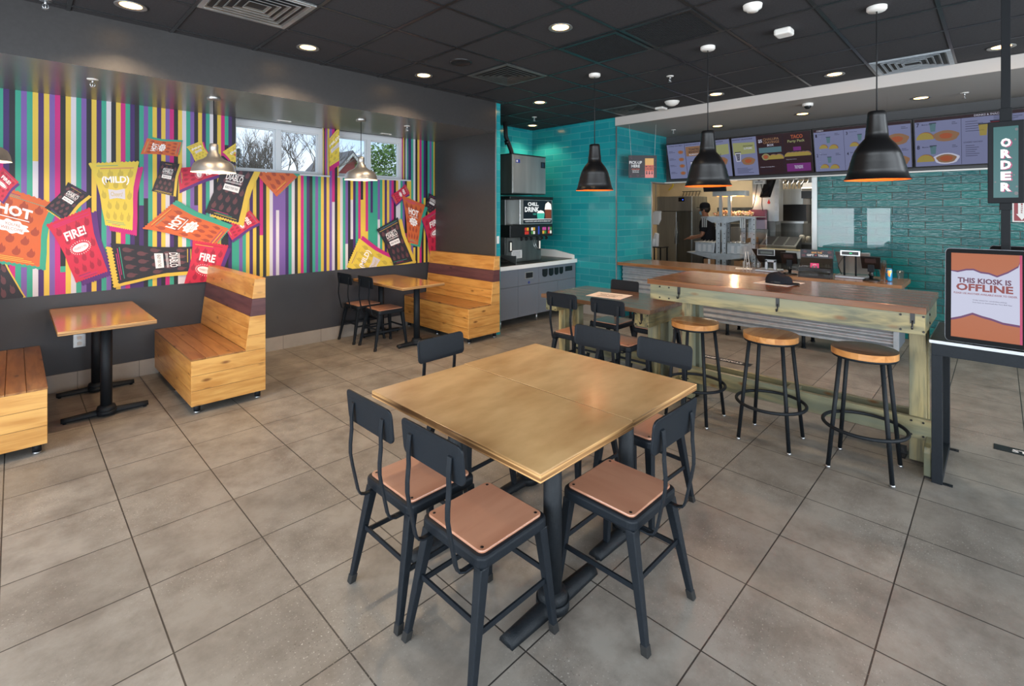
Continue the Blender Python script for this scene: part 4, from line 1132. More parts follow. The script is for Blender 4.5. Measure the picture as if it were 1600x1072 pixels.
pol(mq, [(5.585, 1.515), (5.735, 1.515), (5.75, 1.60), (5.57, 1.60)], 2); pol(mq, [(5.575, 1.60), (5.745, 1.60), (5.72, 1.63), (5.66, 1.645), (5.60, 1.63)], 4)
pol(mq, [(5.77, 1.515), (5.90, 1.515), (5.91, 1.655), (5.755, 1.655)], 3); pol(mq, [(5.75, 1.655), (5.912, 1.655), (5.90, 1.74), (5.83, 1.775), (5.77, 1.74)], 4)
put_text(mq, 'A FLAVOR FOR EVERY CRAVING. WHAT ARE YOU DRINKING TODAY?', F_, 5.6, 1.478, .58, .022, 1, .0)
pol(mq, [(5.275, 1.502), (5.915, 1.505), (5.915, 1.511), (5.275, 1.515)], 1, 4.9822)
LT(mq, t).build('marquee_screen', dm, t)
LT(MB().box(4.995, 5.945, 4.985, 5.30, 1.245, 1.428), t).build('valve_panel', M['black'], t, bevel=.008)
bt = MB(); cl = [(200, 60, 50), (70, 140, 70), (220, 170, 60), (60, 80, 180), (190, 80, 150), (230, 230, 220)]
cm = [emat(c, .7) for c in cl]; r = random.Random(2)
for gx_ in (5.305, 5.445, 5.70, 5.83):
    for i in range(2):
        for j in range(2): bt.box(gx_ + i * .045, gx_ + .038 + i * .045, 4.981, 4.9855, 1.285 + j * .055, 1.33 + j * .055, r.randrange(6))
bt.box(5.60, 5.63, 4.981, 4.9855, 1.28, 1.40, 3)
LT(bt, t).build('flavour_buttons', cm, t)
for k in range(6):
    x = 5.28 + k * .105 + (.03 if k > 2 else 0)
    v = MB().cyl((x, 5.03, 1.248), (x, 5.03, 1.19), .018, .014, n=12); v.box(x - .012, x + .012, 5.0, 5.03, 1.20, 1.235)
    LT(v, t).build('valve', M['black'], t)
LT(MB().tube([(5.52, 5.02, 1.20), (5.53, 5.0, 1.10), (5.56, 4.98, 1.06)], .005, 8).tube([(5.56, 5.02, 1.20), (5.57, 5.0, 1.10), (5.60, 4.98, 1.06)], .005, 8), t).build('lever', M['trimmetal'], t)
LT(MB().box(5.035, 5.795, 5.10, 5.13, .885, 1.245), t).build('splash_plate', M['steel_dk'], t)
b = MB().box(5.14, 5.36, 5.094, 5.099, .93, 1.05)
for k in range(5): b.box(5.155, 5.33, 5.0925, 5.0945, .945 + k * .02, .950 + k * .02, 1)
LT(b, t).build('notice_sheet', [M['paper'], M['print']], t)
for x in (5.085, 5.72):
    b = MB().box(x, x + .06, 5.085, 5.10, 1.03, 1.19); b.box(x + .015, x + .045, 5.081, 5.087, 1.05, 1.17, 1)
    LT(b, t).build('payment_light', [M['black'], cm[5]], t, bevel=.005)

t = thing('lid_organizer', 'black sloping lid organizer at the left end of the drinks counter', 'lid organizer', (4.85, 5.1, .86))
b = MB().prism([(4.89, .862), (5.30, .862), (5.30, .985), (4.89, .875)], 'x', 4.60, 5.02)
LT(b, t).build('tray', M['black'], t, bevel=.004, fixn=True)
for x, y in ((4.72, 5.18), (4.90, 5.18), (4.72, 5.02), (4.90, 5.02)):
    z = .875 + (y - 4.89) / .41 * .11
    LT(MB().lathe([(.045, z - .004), (.062, z + .004), (.060, z + .010), (.045, z + .006)], c=(x, y, 0), n=24, closed=True), t).build('lid_well', M['trimmetal'] if y > 5.1 else M['blackm'], t, fixn=True)
LT(MB().box(5.020, 5.026, 4.885, 5.31, .862, .99).box(4.594, 4.60, 4.885, 5.31, .862, .99), t).build('edge_rail', M['trimmetal'], t)
t = thing('tea_brewer', 'small grey tea brewer against the nook wall', 'drinks dispenser', (4.76, 5.6, .86))
LT(MB().box(4.62, 4.92, 5.45, 5.78, .868, 1.24), t).build('body', M['steel'], t, bevel=.01)
LT(MB().box(4.66, 4.88, 5.442, 5.452, .96, 1.16), t).build('front_panel', M['black'], t, bevel=.004)
LT(MB().box(4.60, 4.95, 5.40, 5.80, 1.38, 1.392), t).build('shelf', M['quartz'], t)
LT(MB().cyl((4.62, 5.78, .868), (4.62, 5.78, 1.38), .008, n=8).cyl((4.92, 5.78, .868), (4.92, 5.78, 1.38), .008, n=8), t).build('shelf_post', M['trimmetal'], t)
b = MB().box(4.462, 4.505, 4.694, 4.70, 1.20, 1.30); b.box(4.478, 4.489, 4.690, 4.694, 1.235, 1.262)
tag(b.build('wall_switch', M['white'], bevel=.002), 'small white plate on the teal end of the alcove wall', 'switch')
t = thing('power_outlet', 'metal power outlet on the dark dado under the left table', 'outlet', (.424, YW - .001, .434))
MB().box(-.044, .044, -.006, 0, -.060, .060).build('cover_plate', M['trimmetal'], t, bevel=.002)
for z in (-.026, .026): MB().cyl((0, -.006, z), (0, -.009, z), .018, n=18).build('socket', M['white'], t)

# ================================================================== SERVICE COUNTER
t = thing('service_counter', 'wood topped service counter with corrugated metal front', 'counter', (6.75, 2.4, 0))
b = MB(); cx0, cx1, cy0, cy1 = 6.425, 7.13, .715, 4.115; n = 5; wd = (cx1 - cx0) / n
for k in range(n): b.box(cx0 + k * wd, cx0 + (k + 1) * wd - .0006, cy0, cy1, .815, .860)
LT(b, t).build('counter_top', M['ctop'], t, bevel=.002)
b = MB(); pr = []; z0, z1 = .185, .800; k = 90
for i in range(k + 1):
    z = z0 + (z1 - z0) * i / k; pr.append((6.548 + .010 * math.cos(2 * math.pi * (z - z0) / .0682), z))
b.add([(x, .80, z) for x, z in pr] + [(x, 4.10, z) for x, z in pr], [(i, i + 1, k + 2 + i, k + 1 + i) for i in range(k)], 0, True)
b.add([(6.560, .80, z) for x, z in pr] + [(6.560, 4.10, z) for x, z in pr], [(i, k + 1 + i, k + 2 + i, i + 1) for i in range(k)], 0, True)
LT(b, t).build('corrugated_panel', M['galv'], t)
LT(MB().box(6.562, 7.08, .80, 4.10, .19, .812), t).build('carcass', M['cab'], t)
LT(MB().box(6.530, 6.575, .752, .80, .155, .812), t).build('corner_post', M['galv'], t, bevel=.002)
LT(MB().box(6.532, 6.562, .80, 4.10, .160, .188), t).build('bottom_rail', M['galv'], t, bevel=.002)
LT(MB().box(6.58, 7.08, .76, .80, .155, .812), t).build('end_panel', M['cab'], t)
for y in (.83, 1.66, 2.55, 3.4, 4.0):
    for x in (6.61, 7.02): LT(MB().cyl((x, y, 0), (x, y, .19), .020, n=14).cyl((x, y, 0), (x, y, .012), .026, n=14), t).build('leg', M['metal_blk2'], t)

zc = .8602
def facing_quad(): pass
t = thing('payment_terminal_stand', 'first register display on a grey pedestal, left of the gift card rack', 'register', (6.80, 2.07, .86), 0)
b = MB(); b.hexa([(6.86, 2.24, .965), (6.86, 1.93, .965), (6.90, 1.93, .965), (6.90, 2.24, .965)], [(6.70, 2.28, 1.145), (6.70, 1.885, 1.145), (6.735, 1.885, 1.145), (6.735, 2.28, 1.145)])
LT(b, t).build('touch_screen_back', M['black'], t, bevel=.004, fixn=True)
b = MB().box(6.69, 6.70, 2.00, 2.205, 1.068, 1.145); b.box(6.686, 6.691, 2.03, 2.165, 1.090, 1.118, 1); b.box(6.688, 6.6905, 2.005, 2.20, 1.072, 1.141, 2)
LT(b, t).build('customer_display', [M['trimmetal'], mat('dim_lcd', (70, 78, 74), .3), M['black']], t, bevel=.002)
b = MB().box(6.74, 6.78, 2.10, 2.13, .885, 1.01); b.box(6.74, 6.78, 2.00, 2.03, .885, 1.01); b.box(6.74, 6.78, 2.00, 2.13, .98, 1.015)
LT(b, t).build('pedestal', M['galv'], t, bevel=.004)
b = MB().box(6.68, 6.95, 1.97, 2.23, .8602, .885); LT(b, t).build('base_plate', M['galv'], t, bevel=.006)
def card_terminal(x, y, label):
    t = thing('card_terminal', label, 'card reader', (x, y, .86), 0, 'card readers on round black stands')
    MB().lathe([(0, .022), (.05, .022), (.075, .014), (.08, .004), (.08, 0)], n=28).build('base', M['black'], t)
    q = MB().cyl((0, 0, .02), (0, 0, .13), .018, n=14); q.cyl((0, 0, .055), (0, 0, .075), .027, n=14); q.build('post', M['black'], t)
    b = MB(); b.hexa([(-.005, .085, .13), (-.005, -.085, .13), (.02, -.085, .13), (.02, .085, .13)], [(-.075, .09, .27), (-.075, -.09, .27), (-.05, -.09, .27), (-.05, .09, .27)])
    b.build('terminal_back', M['black'], t, bevel=.006, fixn=True)
    b = MB(); b.hexa([(-.056, .05, .20), (-.056, -.05, .20), (-.045, -.05, .20), (-.045, .05, .20)], [(-.078, .05, .25), (-.078, -.05, .25), (-.068, -.05, .25), (-.068, .05, .25)])
    b.build('customer_display', mat('dark_display', (56, 42, 42), .2), t, fixn=True)
    b = MB().box(-.03, .0, -.03, .03, .10, .18); b.build('bracket', M['metal_blk2'], t, bevel=.004)
    return t
card_terminal(6.64, 1.815, 'black card reader on a round stand left of the gift card rack')
card_terminal(6.64, 1.005, 'black card reader on a round stand right of the gift card rack')
t = thing('gift_card_rack', 'black gift card rack with GIVE THE GIFT OF TACOS header', 'display rack', (6.55, 1.52, .86))
b = MB().prism([(6.48, .8602), (6.62, .8602), (6.62, 1.08), (6.60, 1.08), (6.54, .98), (6.50, .97), (6.50, .92), (6.48, .91)], 'y', 1.36, 1.685)
LT(b, t).build('rack_body', M['black'], t, bevel=.002, fixn=True)
for z, x in ((.905, 6.478), (.985, 6.520)):
    LT(MB().box(x - .002, x + .001, 1.365, 1.68, z - .02, z + .035), t).build('clear_pocket', M['acrylic'], t)
hm = [mat('header_print', (36, 40, 50), .4), M['paper'], mat('header_gold', (226, 170, 100), .5), mat('header_red', (214, 70, 60), .5), mat('header_dusty', (96, 60, 66), .5)]
b = MB().box(6.600, 6.606, 1.352, 1.690, 1.075, 1.175)
G_ = lambda x, z: (6.5985, 1.521 - x, z)
put_text(b, 'GIVE THE', G_, 0, 1.142, .11, .020, 2, .03); put_text(b, 'GIFT', G_, -.065, 1.110, .075, .024, 1, .04); put_text(b, 'OF', G_, -.008, 1.110, .02, .014, 3, .03); put_text(b, 'TACOS', G_, .065, 1.110, .10, .024, 1, .04)
for yy, zz, rr in ((-.12, 1.15, .014), (-.135, 1.105, .016), (.13, 1.15, .016), (.14, 1.10, .012), (.06, 1.16, .01)):
    b.add([(6.5988, 1.521 - yy - rr * math.cos(a) * 1.4, zz + rr * math.sin(a)) for a in [2 * math.pi * q / 9 for q in range(9)]], [list(range(9))], 4)
LT(b, t).build('header_card', hm, t)
b = MB().box(6.512, 6.516, 1.478, 1.565, .972, 1.026)
put_text(b, 'gift', lambda x, z: (6.5105, 1.521 - x, z), 0, 1.008, .04, .014, 1, .02)
for yy in (1.505, 1.54): b.box(6.5105, 6.513, yy - .011, yy + .011, .976, .990, 2)
LT(b, t).build('gift_card', [mat('pink_card', (232, 60, 120), .4), M['paper'], mat('teal_ink', (40, 130, 110), .5)], t)

t = thing('register', 'second register right of the gift card rack, customer display raised', 'register', (6.80, 1.21, .86))
b = MB().hexa([(6.86, 1.34, .90), (6.86, 1.05, .90), (6.89, 1.05, .90), (6.89, 1.34, .90)], [(6.75, 1.37, 1.155), (6.75, 1.035, 1.155), (6.78, 1.035, 1.155), (6.78, 1.37, 1.155)])
LT(b, t).build('touch_screen_back', M['steel'], t, bevel=.004, fixn=True)
b = MB().box(6.69, 6.70, 1.115, 1.305, 1.118, 1.178); b.box(6.686, 6.691, 1.13, 1.29, 1.130, 1.166, 1); b.box(6.684, 6.6865, 1.19, 1.215, 1.145, 1.152, 2)
LT(b, t).build('customer_display', [M['trimmetal'], M['black'], emat((60, 220, 140), 1.2)], t, bevel=.002)
LT(MB().cyl((6.72, 1.16, .89), (6.72, 1.16, 1.12), .010, n=10).cyl((6.72, 1.27, .89), (6.72, 1.27, 1.12), .010, n=10), t).build('display_post', M['metal_blk2'], t)
LT(MB().box(6.68, 6.94, 1.07, 1.36, .8602, .888), t).build('base_plate', M['galv'], t, bevel=.006)
LT(MB().tube([(6.73, 1.30, .90), (6.70, 1.33, 1.0), (6.73, 1.29, 1.09), (6.74, 1.24, 1.12)], .004, 6), t).build('cable', M['black'], t)

t = thing('clear_cup_stack', 'tall stack of clear cups beside the blue can', 'cups', (6.83, .925, zc), 0)
for k in range(6):
    z = k * .022
    MB().lathe([(.024, z), (.036, z + .11), (.037, z + .112), (.034, z + .112), (.0225, z + .003), (.0225, z + .0035)], n=24).build('cup', M['acrylic'], t)
t = thing('drink_can', 'blue and orange drink can on the service counter', 'drink can', (6.735, .862, zc))
MB().lathe([(.024, 0), (.0315, .006), (.0325, .012), (.0325, .122), (.030, .132), (.0265, .138)], n=28).build('body', mottled('blue_can_print', (40, 140, 190), (230, 150, 60), 26, .25, .4, stretch=(1, 1, .7), lo=.52, hi=.56), t)
MB().lathe([(0, .134), (.024, .134), (.0265, .139)], n=28).build('lid', M['trimmetal'], t)
b = MB().lathe([(.026, 0), (.042, .095), (.044, .098), (.040, .098), (.025, .003), (0, .003)], n=28)
tag(b.build('clear_cup', M['acrylic'], loc=(7.03, .795, zc)), 'single clear plastic cup at the right end of the service counter', 'cup')
b = MB().box(-.09, .09, -.10, .10, 0, .0012); tag(b.build('paper_sheet', M['paper'], loc=(6.86, 2.43, zc), rot=(0, 0, .3)), 'white paper sheet lying on the service counter by the clear easel', 'paper')
b = MB().tube([(0, .045, 0), (.0, .012, .25), (0, -.012, .25), (0, -.045, 0)], .003, 6); b.tube([(.06, .02, 0), (.0, .012, .25)], .003, 6)
tag(b.build('wire_easel', M['white'], loc=(6.62, 2.31, zc)), 'thin white wire easel on the service counter', 'easel')
for k, (x, y) in enumerate(((6.98, 2.345), (7.02, 2.30), (6.97, 2.42))):
    b = MB().lathe([(0, 0), (.026, 0), (.028, .01), (.028, .09), (.02, .11), (.012, .12), (.012, .135), (0, .135)], n=20)
    tag(b.build('sanitizer_bottle', M['acrylic'], loc=(x, y, zc)), 'small clear bottle grouped behind the white wire easel', 'bottle', 'clear bottles on the service counter')
b = MB().box(-.003, .003, -.36, .36, 0, .50); b.box(-.05, .05, -.36, -.35, -.0, .012, 0); b.box(-.05, .05, .35, .36, 0, .012, 0)
g = thing('sneeze_guard', 'clear upright acrylic guard in front of the first register', 'sneeze guard', (7.085, 2.20, zc), 0)
b.build('panel', M['acrylic'], g)
M['acrylic_thin'] = clear('clear_acrylic_sheet', (.975, .985, .985), 1.2, .01)
g = thing('sneeze_guard', 'clear hanging acrylic guard in front of the rough teal tile wall', 'sneeze guard', (6.90, 1.24, 1.19), 0)
MB().box(-.003, .003, -.37, .34, 0, .47).build('panel', M['acrylic_thin'], g)
for y in (-.34, .31): MB().cyl((0, y, .44), (0, y, 1.73), .0012, n=5).build('hanging_line', M['acrylic'], g)

# PICK-UP sign on lines
t = thing('pickup_sign', 'hanging PICK-UP HERE and MOBILE ORDERS sign', 'sign', (6.62, 3.80, 2.13), R(-45.3))
sm = [mat('sign_black', (34, 30, 36), .45), mat('sign_pink', (222, 128, 120), .45), mat('sign_gold', (224, 170, 96), .45), M['paper'], mat('sign_plum', (120, 60, 84), .5), mat('sign_coral', (226, 110, 84), .45)]
b = MB().box(-.21, .21, -.004, .004, 0, .335, 0)
P_ = lambda x, z: (x, -.0052, z)
def quad(b, x0, x1, z0, z1, m, y=-.0046): b.add([(x0, y, z0), (x1, y, z0), (x1, y, z1), (x0, y, z1)], [(0, 1, 2, 3)], m)
quad(b, .035, .165, .0, .10, 1); quad(b, .035, .165, .10, .19, 5, -.0047); quad(b, .035, .165, .19, .29, 2, -.0046)
put_text(b, 'PICK-UP', P_, -.105, .228, .19, .045, 3, .03); put_text(b, 'HERE', P_, -.105, .175, .125, .042, 3, .03)
put_text(b, 'MOBILE ORDERS', P_, -.105, .128, .12, .016, 5, .02); put_text(b, 'DELIVERY APP', P_, -.105, .105, .10, .014, 3, .02); put_text(b, 'WEB AND KIOSK', P_, -.105, .082, .10, .014, 3, .02)
put_text(b, 'MOBILE', P_, .10, .168, .115, .028, 0, .02); put_text(b, 'ORDERS', P_, .10, .132, .115, .028, 0, .02)
for x in (.06, .10, .14): b.add([(x - .005, -.0052, .105), (x + .005, -.0052, .105), (x + .005, -.0052, .07), (x + .015, -.0052, .07), (x, -.0052, .045), (x - .015, -.0052, .07), (x - .005, -.0052, .07)], [(0, 6, 5, 4, 3, 2, 1)], 0)
r = random.Random(5)
for k in range(14):
    x, z = r.choice([(-.19, .03), (-.15, .05), (-.08, .03), (-.18, .3), (-.1, .29), (0, .31), (.19, .25), (.19, .08), (0, .03), (.185, .17)]); x += r.uniform(-.015, .015); z += r.uniform(-.015, .015)
    b.add([(x - .010, -.0049, z), (x + .008, -.0049, z + .006), (x + .011, -.0049, z + .002), (x - .007, -.0049, z - .005)], [(0, 3, 2, 1)], 4)
b.build('panel', sm, t)
for x, x2 in ((-.17, -.20), (.18, .20)): MB().cyl((x, 0, .33), (x2, 0, .79), .0015, n=5).build('hanging_line', M['white'], t)

# ================================================================== MENU SCREENS
inks = [emat((138, 144, 184), .42), emat((40, 40, 62), .4), emat((206, 208, 228), .5), emat((178, 160, 84), .42), emat((170, 90, 60), .5), emat((52, 34, 40), .5),
        emat((160, 122, 92), .42), emat((130, 56, 136), .42), emat((100, 136, 146), .42), emat((172, 176, 124), .42), emat((120, 36, 44), .5)]
edges = [4.0, 2.937, 1.839, .758, -.32, -1.4]
def menu(i, y0, y1, label, draw):
    t = thing('menu_screen', label, 'menu screen', (7.88, y0, 2.166), 0, 'row of digital menu screens')
    W_ = y0 - y1 - .012; Hh = .585
    def fn(u, v, lay=0): return (-.16 * v - .0015 - lay * .0008, -W_ * u - .006, Hh * v + lay * .0002)
    b = MB(); A = [fn(0, 0), fn(1, 0), fn(1, 1), fn(0, 1)]; B = [(x + .05, y, z + .014) for x, y, z in A]
    b.add([tuple(p) for p in A + B], [(0, 1, 2, 3), (7, 6, 5, 4), (0, 4, 5, 1), (1, 5, 6, 2), (2, 6, 7, 3), (3, 7, 4, 0)], 0)
    b.build('bezel', M['black'], t, fixn=True)
    s_ = MB()
    def q(u0, u1, v0, v1, m, lay=1): s_.add([fn(u0, v0, lay), fn(u1, v0, lay), fn(u1, v1, lay), fn(u0, v1, lay)], [(0, 1, 2, 3)], m)
    def txt(s__, u, v, w_, h_, m=1, bold=.01, lay=3): put_text(s_, s__, lambda a, c: fn(a, c, lay), u, v, w_, h_, m, bold)
    def pg(pts, m, lay=2): s_.add([fn(u, v, lay) for u, v in pts], [list(range(len(pts)))], m)
    def taco(u, v, s__=1.0, rot=0):
        c = [(u + .055 * s__ * math.cos(a), v + .10 * s__ * math.sin(a)) for a in [math.pi * k / 10 for k in range(11)]]
        pg([(x + .008, y + .018) for x, y in c], 8, 2); pg([(x + .004, y + .010) for x, y in c], 4, 3); pg(c, 3, 4)
    def blob(u, v, ru, rv, m): 
        for k, (f, mm) in enumerate(((1, m), (.78, 6), (.5, 4))): pg([(u + ru * f * math.cos(a) * (1 + .08 * math.sin(5 * a)), v + rv * f * math.sin(a)) for a in [2 * math.pi * k2 / 18 for k2 in range(18)]], mm, 2 + k)
    def cup(u, v, m, s__=1): pg([(u - .02 * s__, v), (u + .02 * s__, v), (u + .028 * s__, v + .16 * s__), (u - .028 * s__, v + .16 * s__)], m, 2); pg([(u - .03 * s__, v + .16 * s__), (u + .03 * s__, v + .16 * s__), (u + .03 * s__, v + .175 * s__), (u - .03 * s__, v + .175 * s__)], 1, 3)
    def lines(u, v, w_, n_, dv=.03):
        for k in range(n_): q(u, u + w_ * (.6 + .4 * ((k * 37 % 10) / 10)), v - k * dv, v - k * dv + .008, 1, 2)
    q(.012, .988, .022, .978, 0, .5)
    draw(q, txt, pg, taco, blob, cup, lines)
    s_.build('display', inks, t)
def d1(q, txt, pg, taco, blob, cup, lines):
    q(.30, .306, .03, .97, 5); txt('CRAVINGS VALUE MENU', .155, .93, .24, .03); txt('BREAKFAST BURRITOS', .43, .93, .22, .03)
    for v in (.78, .58, .40, .20): txt('', .1, v, .1, .02) if 0 else None; lines(.03, v, .12, 2); blob(.23, v - .03, .045, .05, 6)
    q(.315, .60, .62, .88, 6); txt('TOASTED', .45, .80, .17, .06, 1, .02); txt('BREAKFAST', .45, .73, .18, .05, 1, .02); txt('BURRITOS', .45, .66, .17, .04, 2, .02)
    cup(.40, .30, 2); blob(.50, .30, .07, .08, 6); lines(.33, .22, .2, 4); pg([(.66, .55), (.97, .60), (.97, .86), (.66, .84)], 9); txt('BREAKFAST', .80, .93, .2, .03); blob(.86, .42, .08, .11, 6); lines(.70, .24, .22, 4); txt('Grilled', .80, .60, .10, .06, 1)
def d2(q, txt, pg, taco, blob, cup, lines):
    txt('BREAKFAST CRUNCHWRAP', .155, .93, .27, .03); pg([(.02, .55), (.31, .57), (.31, .84), (.02, .86)], 9); txt('CRUNCHWRAP', .22, .76, .13, .04, 1); txt('SUPREME', .22, .70, .11, .05, 2)
    cup(.08, .38, 2, 1.4); cup(.08, .40, 1, 1.0); blob(.21, .38, .09, .10, 6); lines(.05, .20, .24, 5, .03)
    q(.335, .66, .02, .98, 5, .8); q(.66, .665, .02, .98, 1); q(.665, .988, .02, .98, 5, .8)
    txt('$5', .385, .84, .05, .09, 2, .03); txt('CHALUPA', .52, .875, .20, .06, 6, .03); txt('CRAVINGS', .52, .80, .20, .06, 6, .03); txt('BOX', .51, .73, .08, .05, 2, .02)
    q(.36, .64, .55, .68, 8); blob(.44, .45, .05, .08, 9); taco(.53, .38, 1.1); taco(.60, .38, 1.1); lines(.36, .14, .2, 3); txt('Chalupa Cravings Box', .45, .20, .18, .025, 2)
    txt('TACO', .83, .88, .14, .09, 4, .04); txt('Party Pack', .82, .77, .20, .08, 9, .02); q(.78, .87, .55, .64, 7)
    for k in range(6): taco(.72 + k * .042, .42, .9)
    txt('Party Pack of tacos', .75, .35, .12, .02, 2); q(.69, .97, .06, .25, 7, 3); txt('TRUE PASSIONS', .83, .16, .10, .08, 2, .02, 5)
def combo(n0, hdr):
    def d(q, txt, pg, taco, blob, cup, lines):
        q(.012, .988, .92, .978, 5); txt(hdr, .06 + len(hdr) * .004, .948, len(hdr) * .013, .03, 2)
        for k in range(4):
            uu = .02 + (k // 2) * .33; vv = .86 - (k % 2) * .45
            txt(str(n0 + k), uu + .02, vv - .02, .018, .07, 1, .02); txt('Crunchy Tacos' if k % 2 == 0 else 'Soft Tacos', uu + .085, vv, .08, .025); lines(uu + .22, vv, .06, 2)
            cup(uu + .15, vv - .20, 8, .8); taco(uu + .09, vv - .32, .85); taco(uu + .20, vv - .34, .9)
        q(.335, .338, .03, .92, 1); q(.66, .663, .03, .92, 1)
        for k in range(2):
            vv = .86 - k * .45; txt(str(n0 + 4 + k), .69, vv - .02, .018, .07, 1, .02); cup(.74, vv - .22, 2, 1.2); blob(.86, vv - .24, .11, .12, 6); lines(.90, vv, .07, 2)
    return d
def d4(q, txt, pg, taco, blob, cup, lines):
    q(.012, .988, .92, .978, 5); txt('DRINKS & SNACKS', .62, .95, .22, .035, 2)
    for k, n_ in enumerate((7, 8)):
        vv = .86 - k * .45; txt(str(n_), .04, vv, .025, .08, 1, .02); txt('Mexican Pizza', .12, vv, .09, .025); taco(.10, vv - .30, 1.4); cup(.17, vv - .15, 8); blob(.28, vv - .25, .11, .11, 6 if k == 0 else 2); lines(.33, vv, .05, 2)
    q(.405, .408, .03, .92, 1); cup(.58, .56, 3, 1.3); cup(.68, .55, 10, 1.6); lines(.44, .84, .16, 5, .045); lines(.66, .90, .24, 6, .03); txt('LOADED NACHOS', .50, .45, .15, .025); lines(.44, .38, .12, 6, .04); lines(.62, .40, .30, 4, .05); blob(.88, .62, .07, .12, 9)
menu(0, edges[0], edges[1], 'leftmost menu screen, beside the teal wall, with breakfast burritos', d1)
menu(1, edges[1], edges[2], 'menu screen with the dark Chalupa and Taco Party Pack panels', d2)
menu(2, edges[2], edges[3], 'menu screen listing combos one to six behind the rightmost pendant', combo(1, 'COMBOS'))
menu(3, edges[3], edges[4], 'menu screen headed DRINKS & SNACKS beside the ORDER sign', d4)
menu(4, edges[4], edges[5], 'menu screen cut off at the right edge behind the black pole', combo(1, 'MENU'))

t = thing('extinguisher_sign', 'red and white fire extinguisher arrow sign behind the ORDER pole', 'sign', (7.998, -.178, 1.505))
b = MB().box(-.004, 0, -.075, .075, 0, .40, 1); b.box(-.006, -.0035, -.062, .062, .012, .388, 0)
b.add([(-.0072, -.045, .09), (-.0072, 0, .02), (-.0072, .045, .09), (-.0072, .03, .09), (-.0072, .03, .38), (-.0072, -.03, .38), (-.0072, -.03, .09)], [(0, 1, 2, 3, 4, 5, 6)], 1)
for k, ch in enumerate('EXTINGUISHER'): put_text(b, ch, lambda a, c: (-.0085, -a, c), 0, .365 - k * .0235, .014, .018, 0, .03)
b.build('plate', [mat('sign_maroon', (132, 30, 40), .4), M['paper']], t, fixn=True)

# ================================================================== THINGS ON THE TABLES
b = MB().box(-.15, .15, -.19, .19, 0, .0012); put_text(b, 'PLEASE SANITIZE', lambda a, c: (c, -a, .0016), 0, .05, .25, .035, 1, .02); put_text(b, 'THIS TABLE', lambda a, c: (c, -a, .0016), 0, -.01, .2, .035, 1, .02)
for k in range(3): b.box(-.09 + k * .02, -.085 + k * .02, -.10, .10, .0010, .0016, 1)
tag(b.build('printed_notice', [M['paper'], M['print']], loc=(4.30, 2.85, .7605), rot=(0, 0, R(8))), 'white printed notice lying on the low dark table', 'paper')
b = MB().box(-.13, .17, -.125, .125, 0, .0012); tag(b.build('paper_sheet', M['paper'], loc=(4.14, 1.215, 1.0705), rot=(0, 0, R(-8))), 'white sheet under the black cap on the bar table', 'paper')
# folded baseball cap
t = thing('baseball_cap', 'black baseball cap lying on a white sheet on the bar table', 'cap', (4.13, 1.205, 1.0719), R(-8))
b = MB(); vs = []; fs = []; nu, nv = 24, 8
for j in range(nv + 1):
    v = j / nv; ph = v * math.pi / 2
    for i in range(nu):
        a = 2 * math.pi * i / nu; rx = .072 * math.cos(ph) ** .6; ry = .098 * math.cos(ph) ** .6
        z = .085 * math.sin(ph) ** .85; z *= 1 - .25 * max(0, -math.sin(a)) * math.sin(ph) + .10 * math.sin(3 * a) * math.sin(2 * ph) * .5
        vs.append((rx * math.cos(a), ry * math.sin(a), max(z, 0)))
for j in range(nv):
    for i in range(nu): fs.append((j * nu + i, j * nu + (i + 1) % nu, (j + 1) * nu + (i + 1) % nu, (j + 1) * nu + i))
b.add(vs, fs, 0, True); crown = b.build('crown', M['cloth'], t)
b = MB(); nn = 14; top = []; bot = []
for k in range(nn + 1):
    a = -math.pi / 2 + (k / nn - .5) * 2.0; top.append((.078 * math.sin(a + math.pi / 2) * 1.1, -.070 - .075 * math.cos((k / nn - .5) * 2.4)))
inner = [(x * .9, -.07 + .012 * math.cos(x * 20)) for x, y in top][::-1]
b.prism(top + inner, 'z', .004, .009); b.build('brim', M['cloth'], t, fixn=True)
MB().sphere((0, 0, .085), .006, 10, 6).build('button', M['cloth'], t)
b = MB().tube([(-.068, .03, .012), (-.074, .0, .016), (-.066, -.04, .014)], 0, flat=(.012, .002, (0, 0, 1))); b.build('strap', M['blackm'], t)

# ================================================================== KIOSK
t = thing('kiosk_table', 'black steel framed kiosk table with grey edged top', 'table', (4.18, -.45, 0))
ky0, ky1 = -1.25, .297
LT(MB().box(3.86, 4.52, ky0, ky1, .836, .856), t).build('table_top', [M['metal_blk3']], t, bevel=.002)
LT(MB().box(3.857, 3.861, ky0, ky1 + .003, .837, .855).box(3.861, 4.52, ky1, ky1 + .004, .837, .855), t).build('top_edge', M['trimmetal'], t)
for x in (3.864, 4.466):
    LT(MB().box(x, x + .05, ky0 + .01, ky1 - .006, .765, .835), t).build('side_rail', M['metal_blk'], t, bevel=.002)
for y in (ky1 - .056, ky0 + .01):
    LT(MB().box(3.914, 4.466, y, y + .05, .765, .835), t).build('end_rail', M['metal_blk'], t, bevel=.002)
    LT(MB().box(3.914, 4.466, y, y + .05, .004, .044), t).build('foot_rail', M['metal_blk'], t, bevel=.002)
    for x in (3.864, 4.466):
        LT(MB().box(x, x + .05, y, y + .05, .0, .766), t).build('leg', M['metal_blk'], t, bevel=.002)
        yy = y - .045
        fp = MB().box(x + .01, x + .04, yy, y, .0, .005); fp.cyl((x + .025, yy + .018, .005), (x + .025, yy + .018, .009), .007, n=10)
        LT(fp, t).build('floor_bracket', M['metal_blk2'], t)
M['pole_paint'] = mat('matt_charcoal_pole', (26, 28, 31), .65, spec=.2)
M['gloss_casing'] = mat('black_glass_bezel', (6, 6, 8), .5, spec=.1)
M['rimmetal'] = mat('grey_anodised_rim', (110, 112, 118), .4, .6)
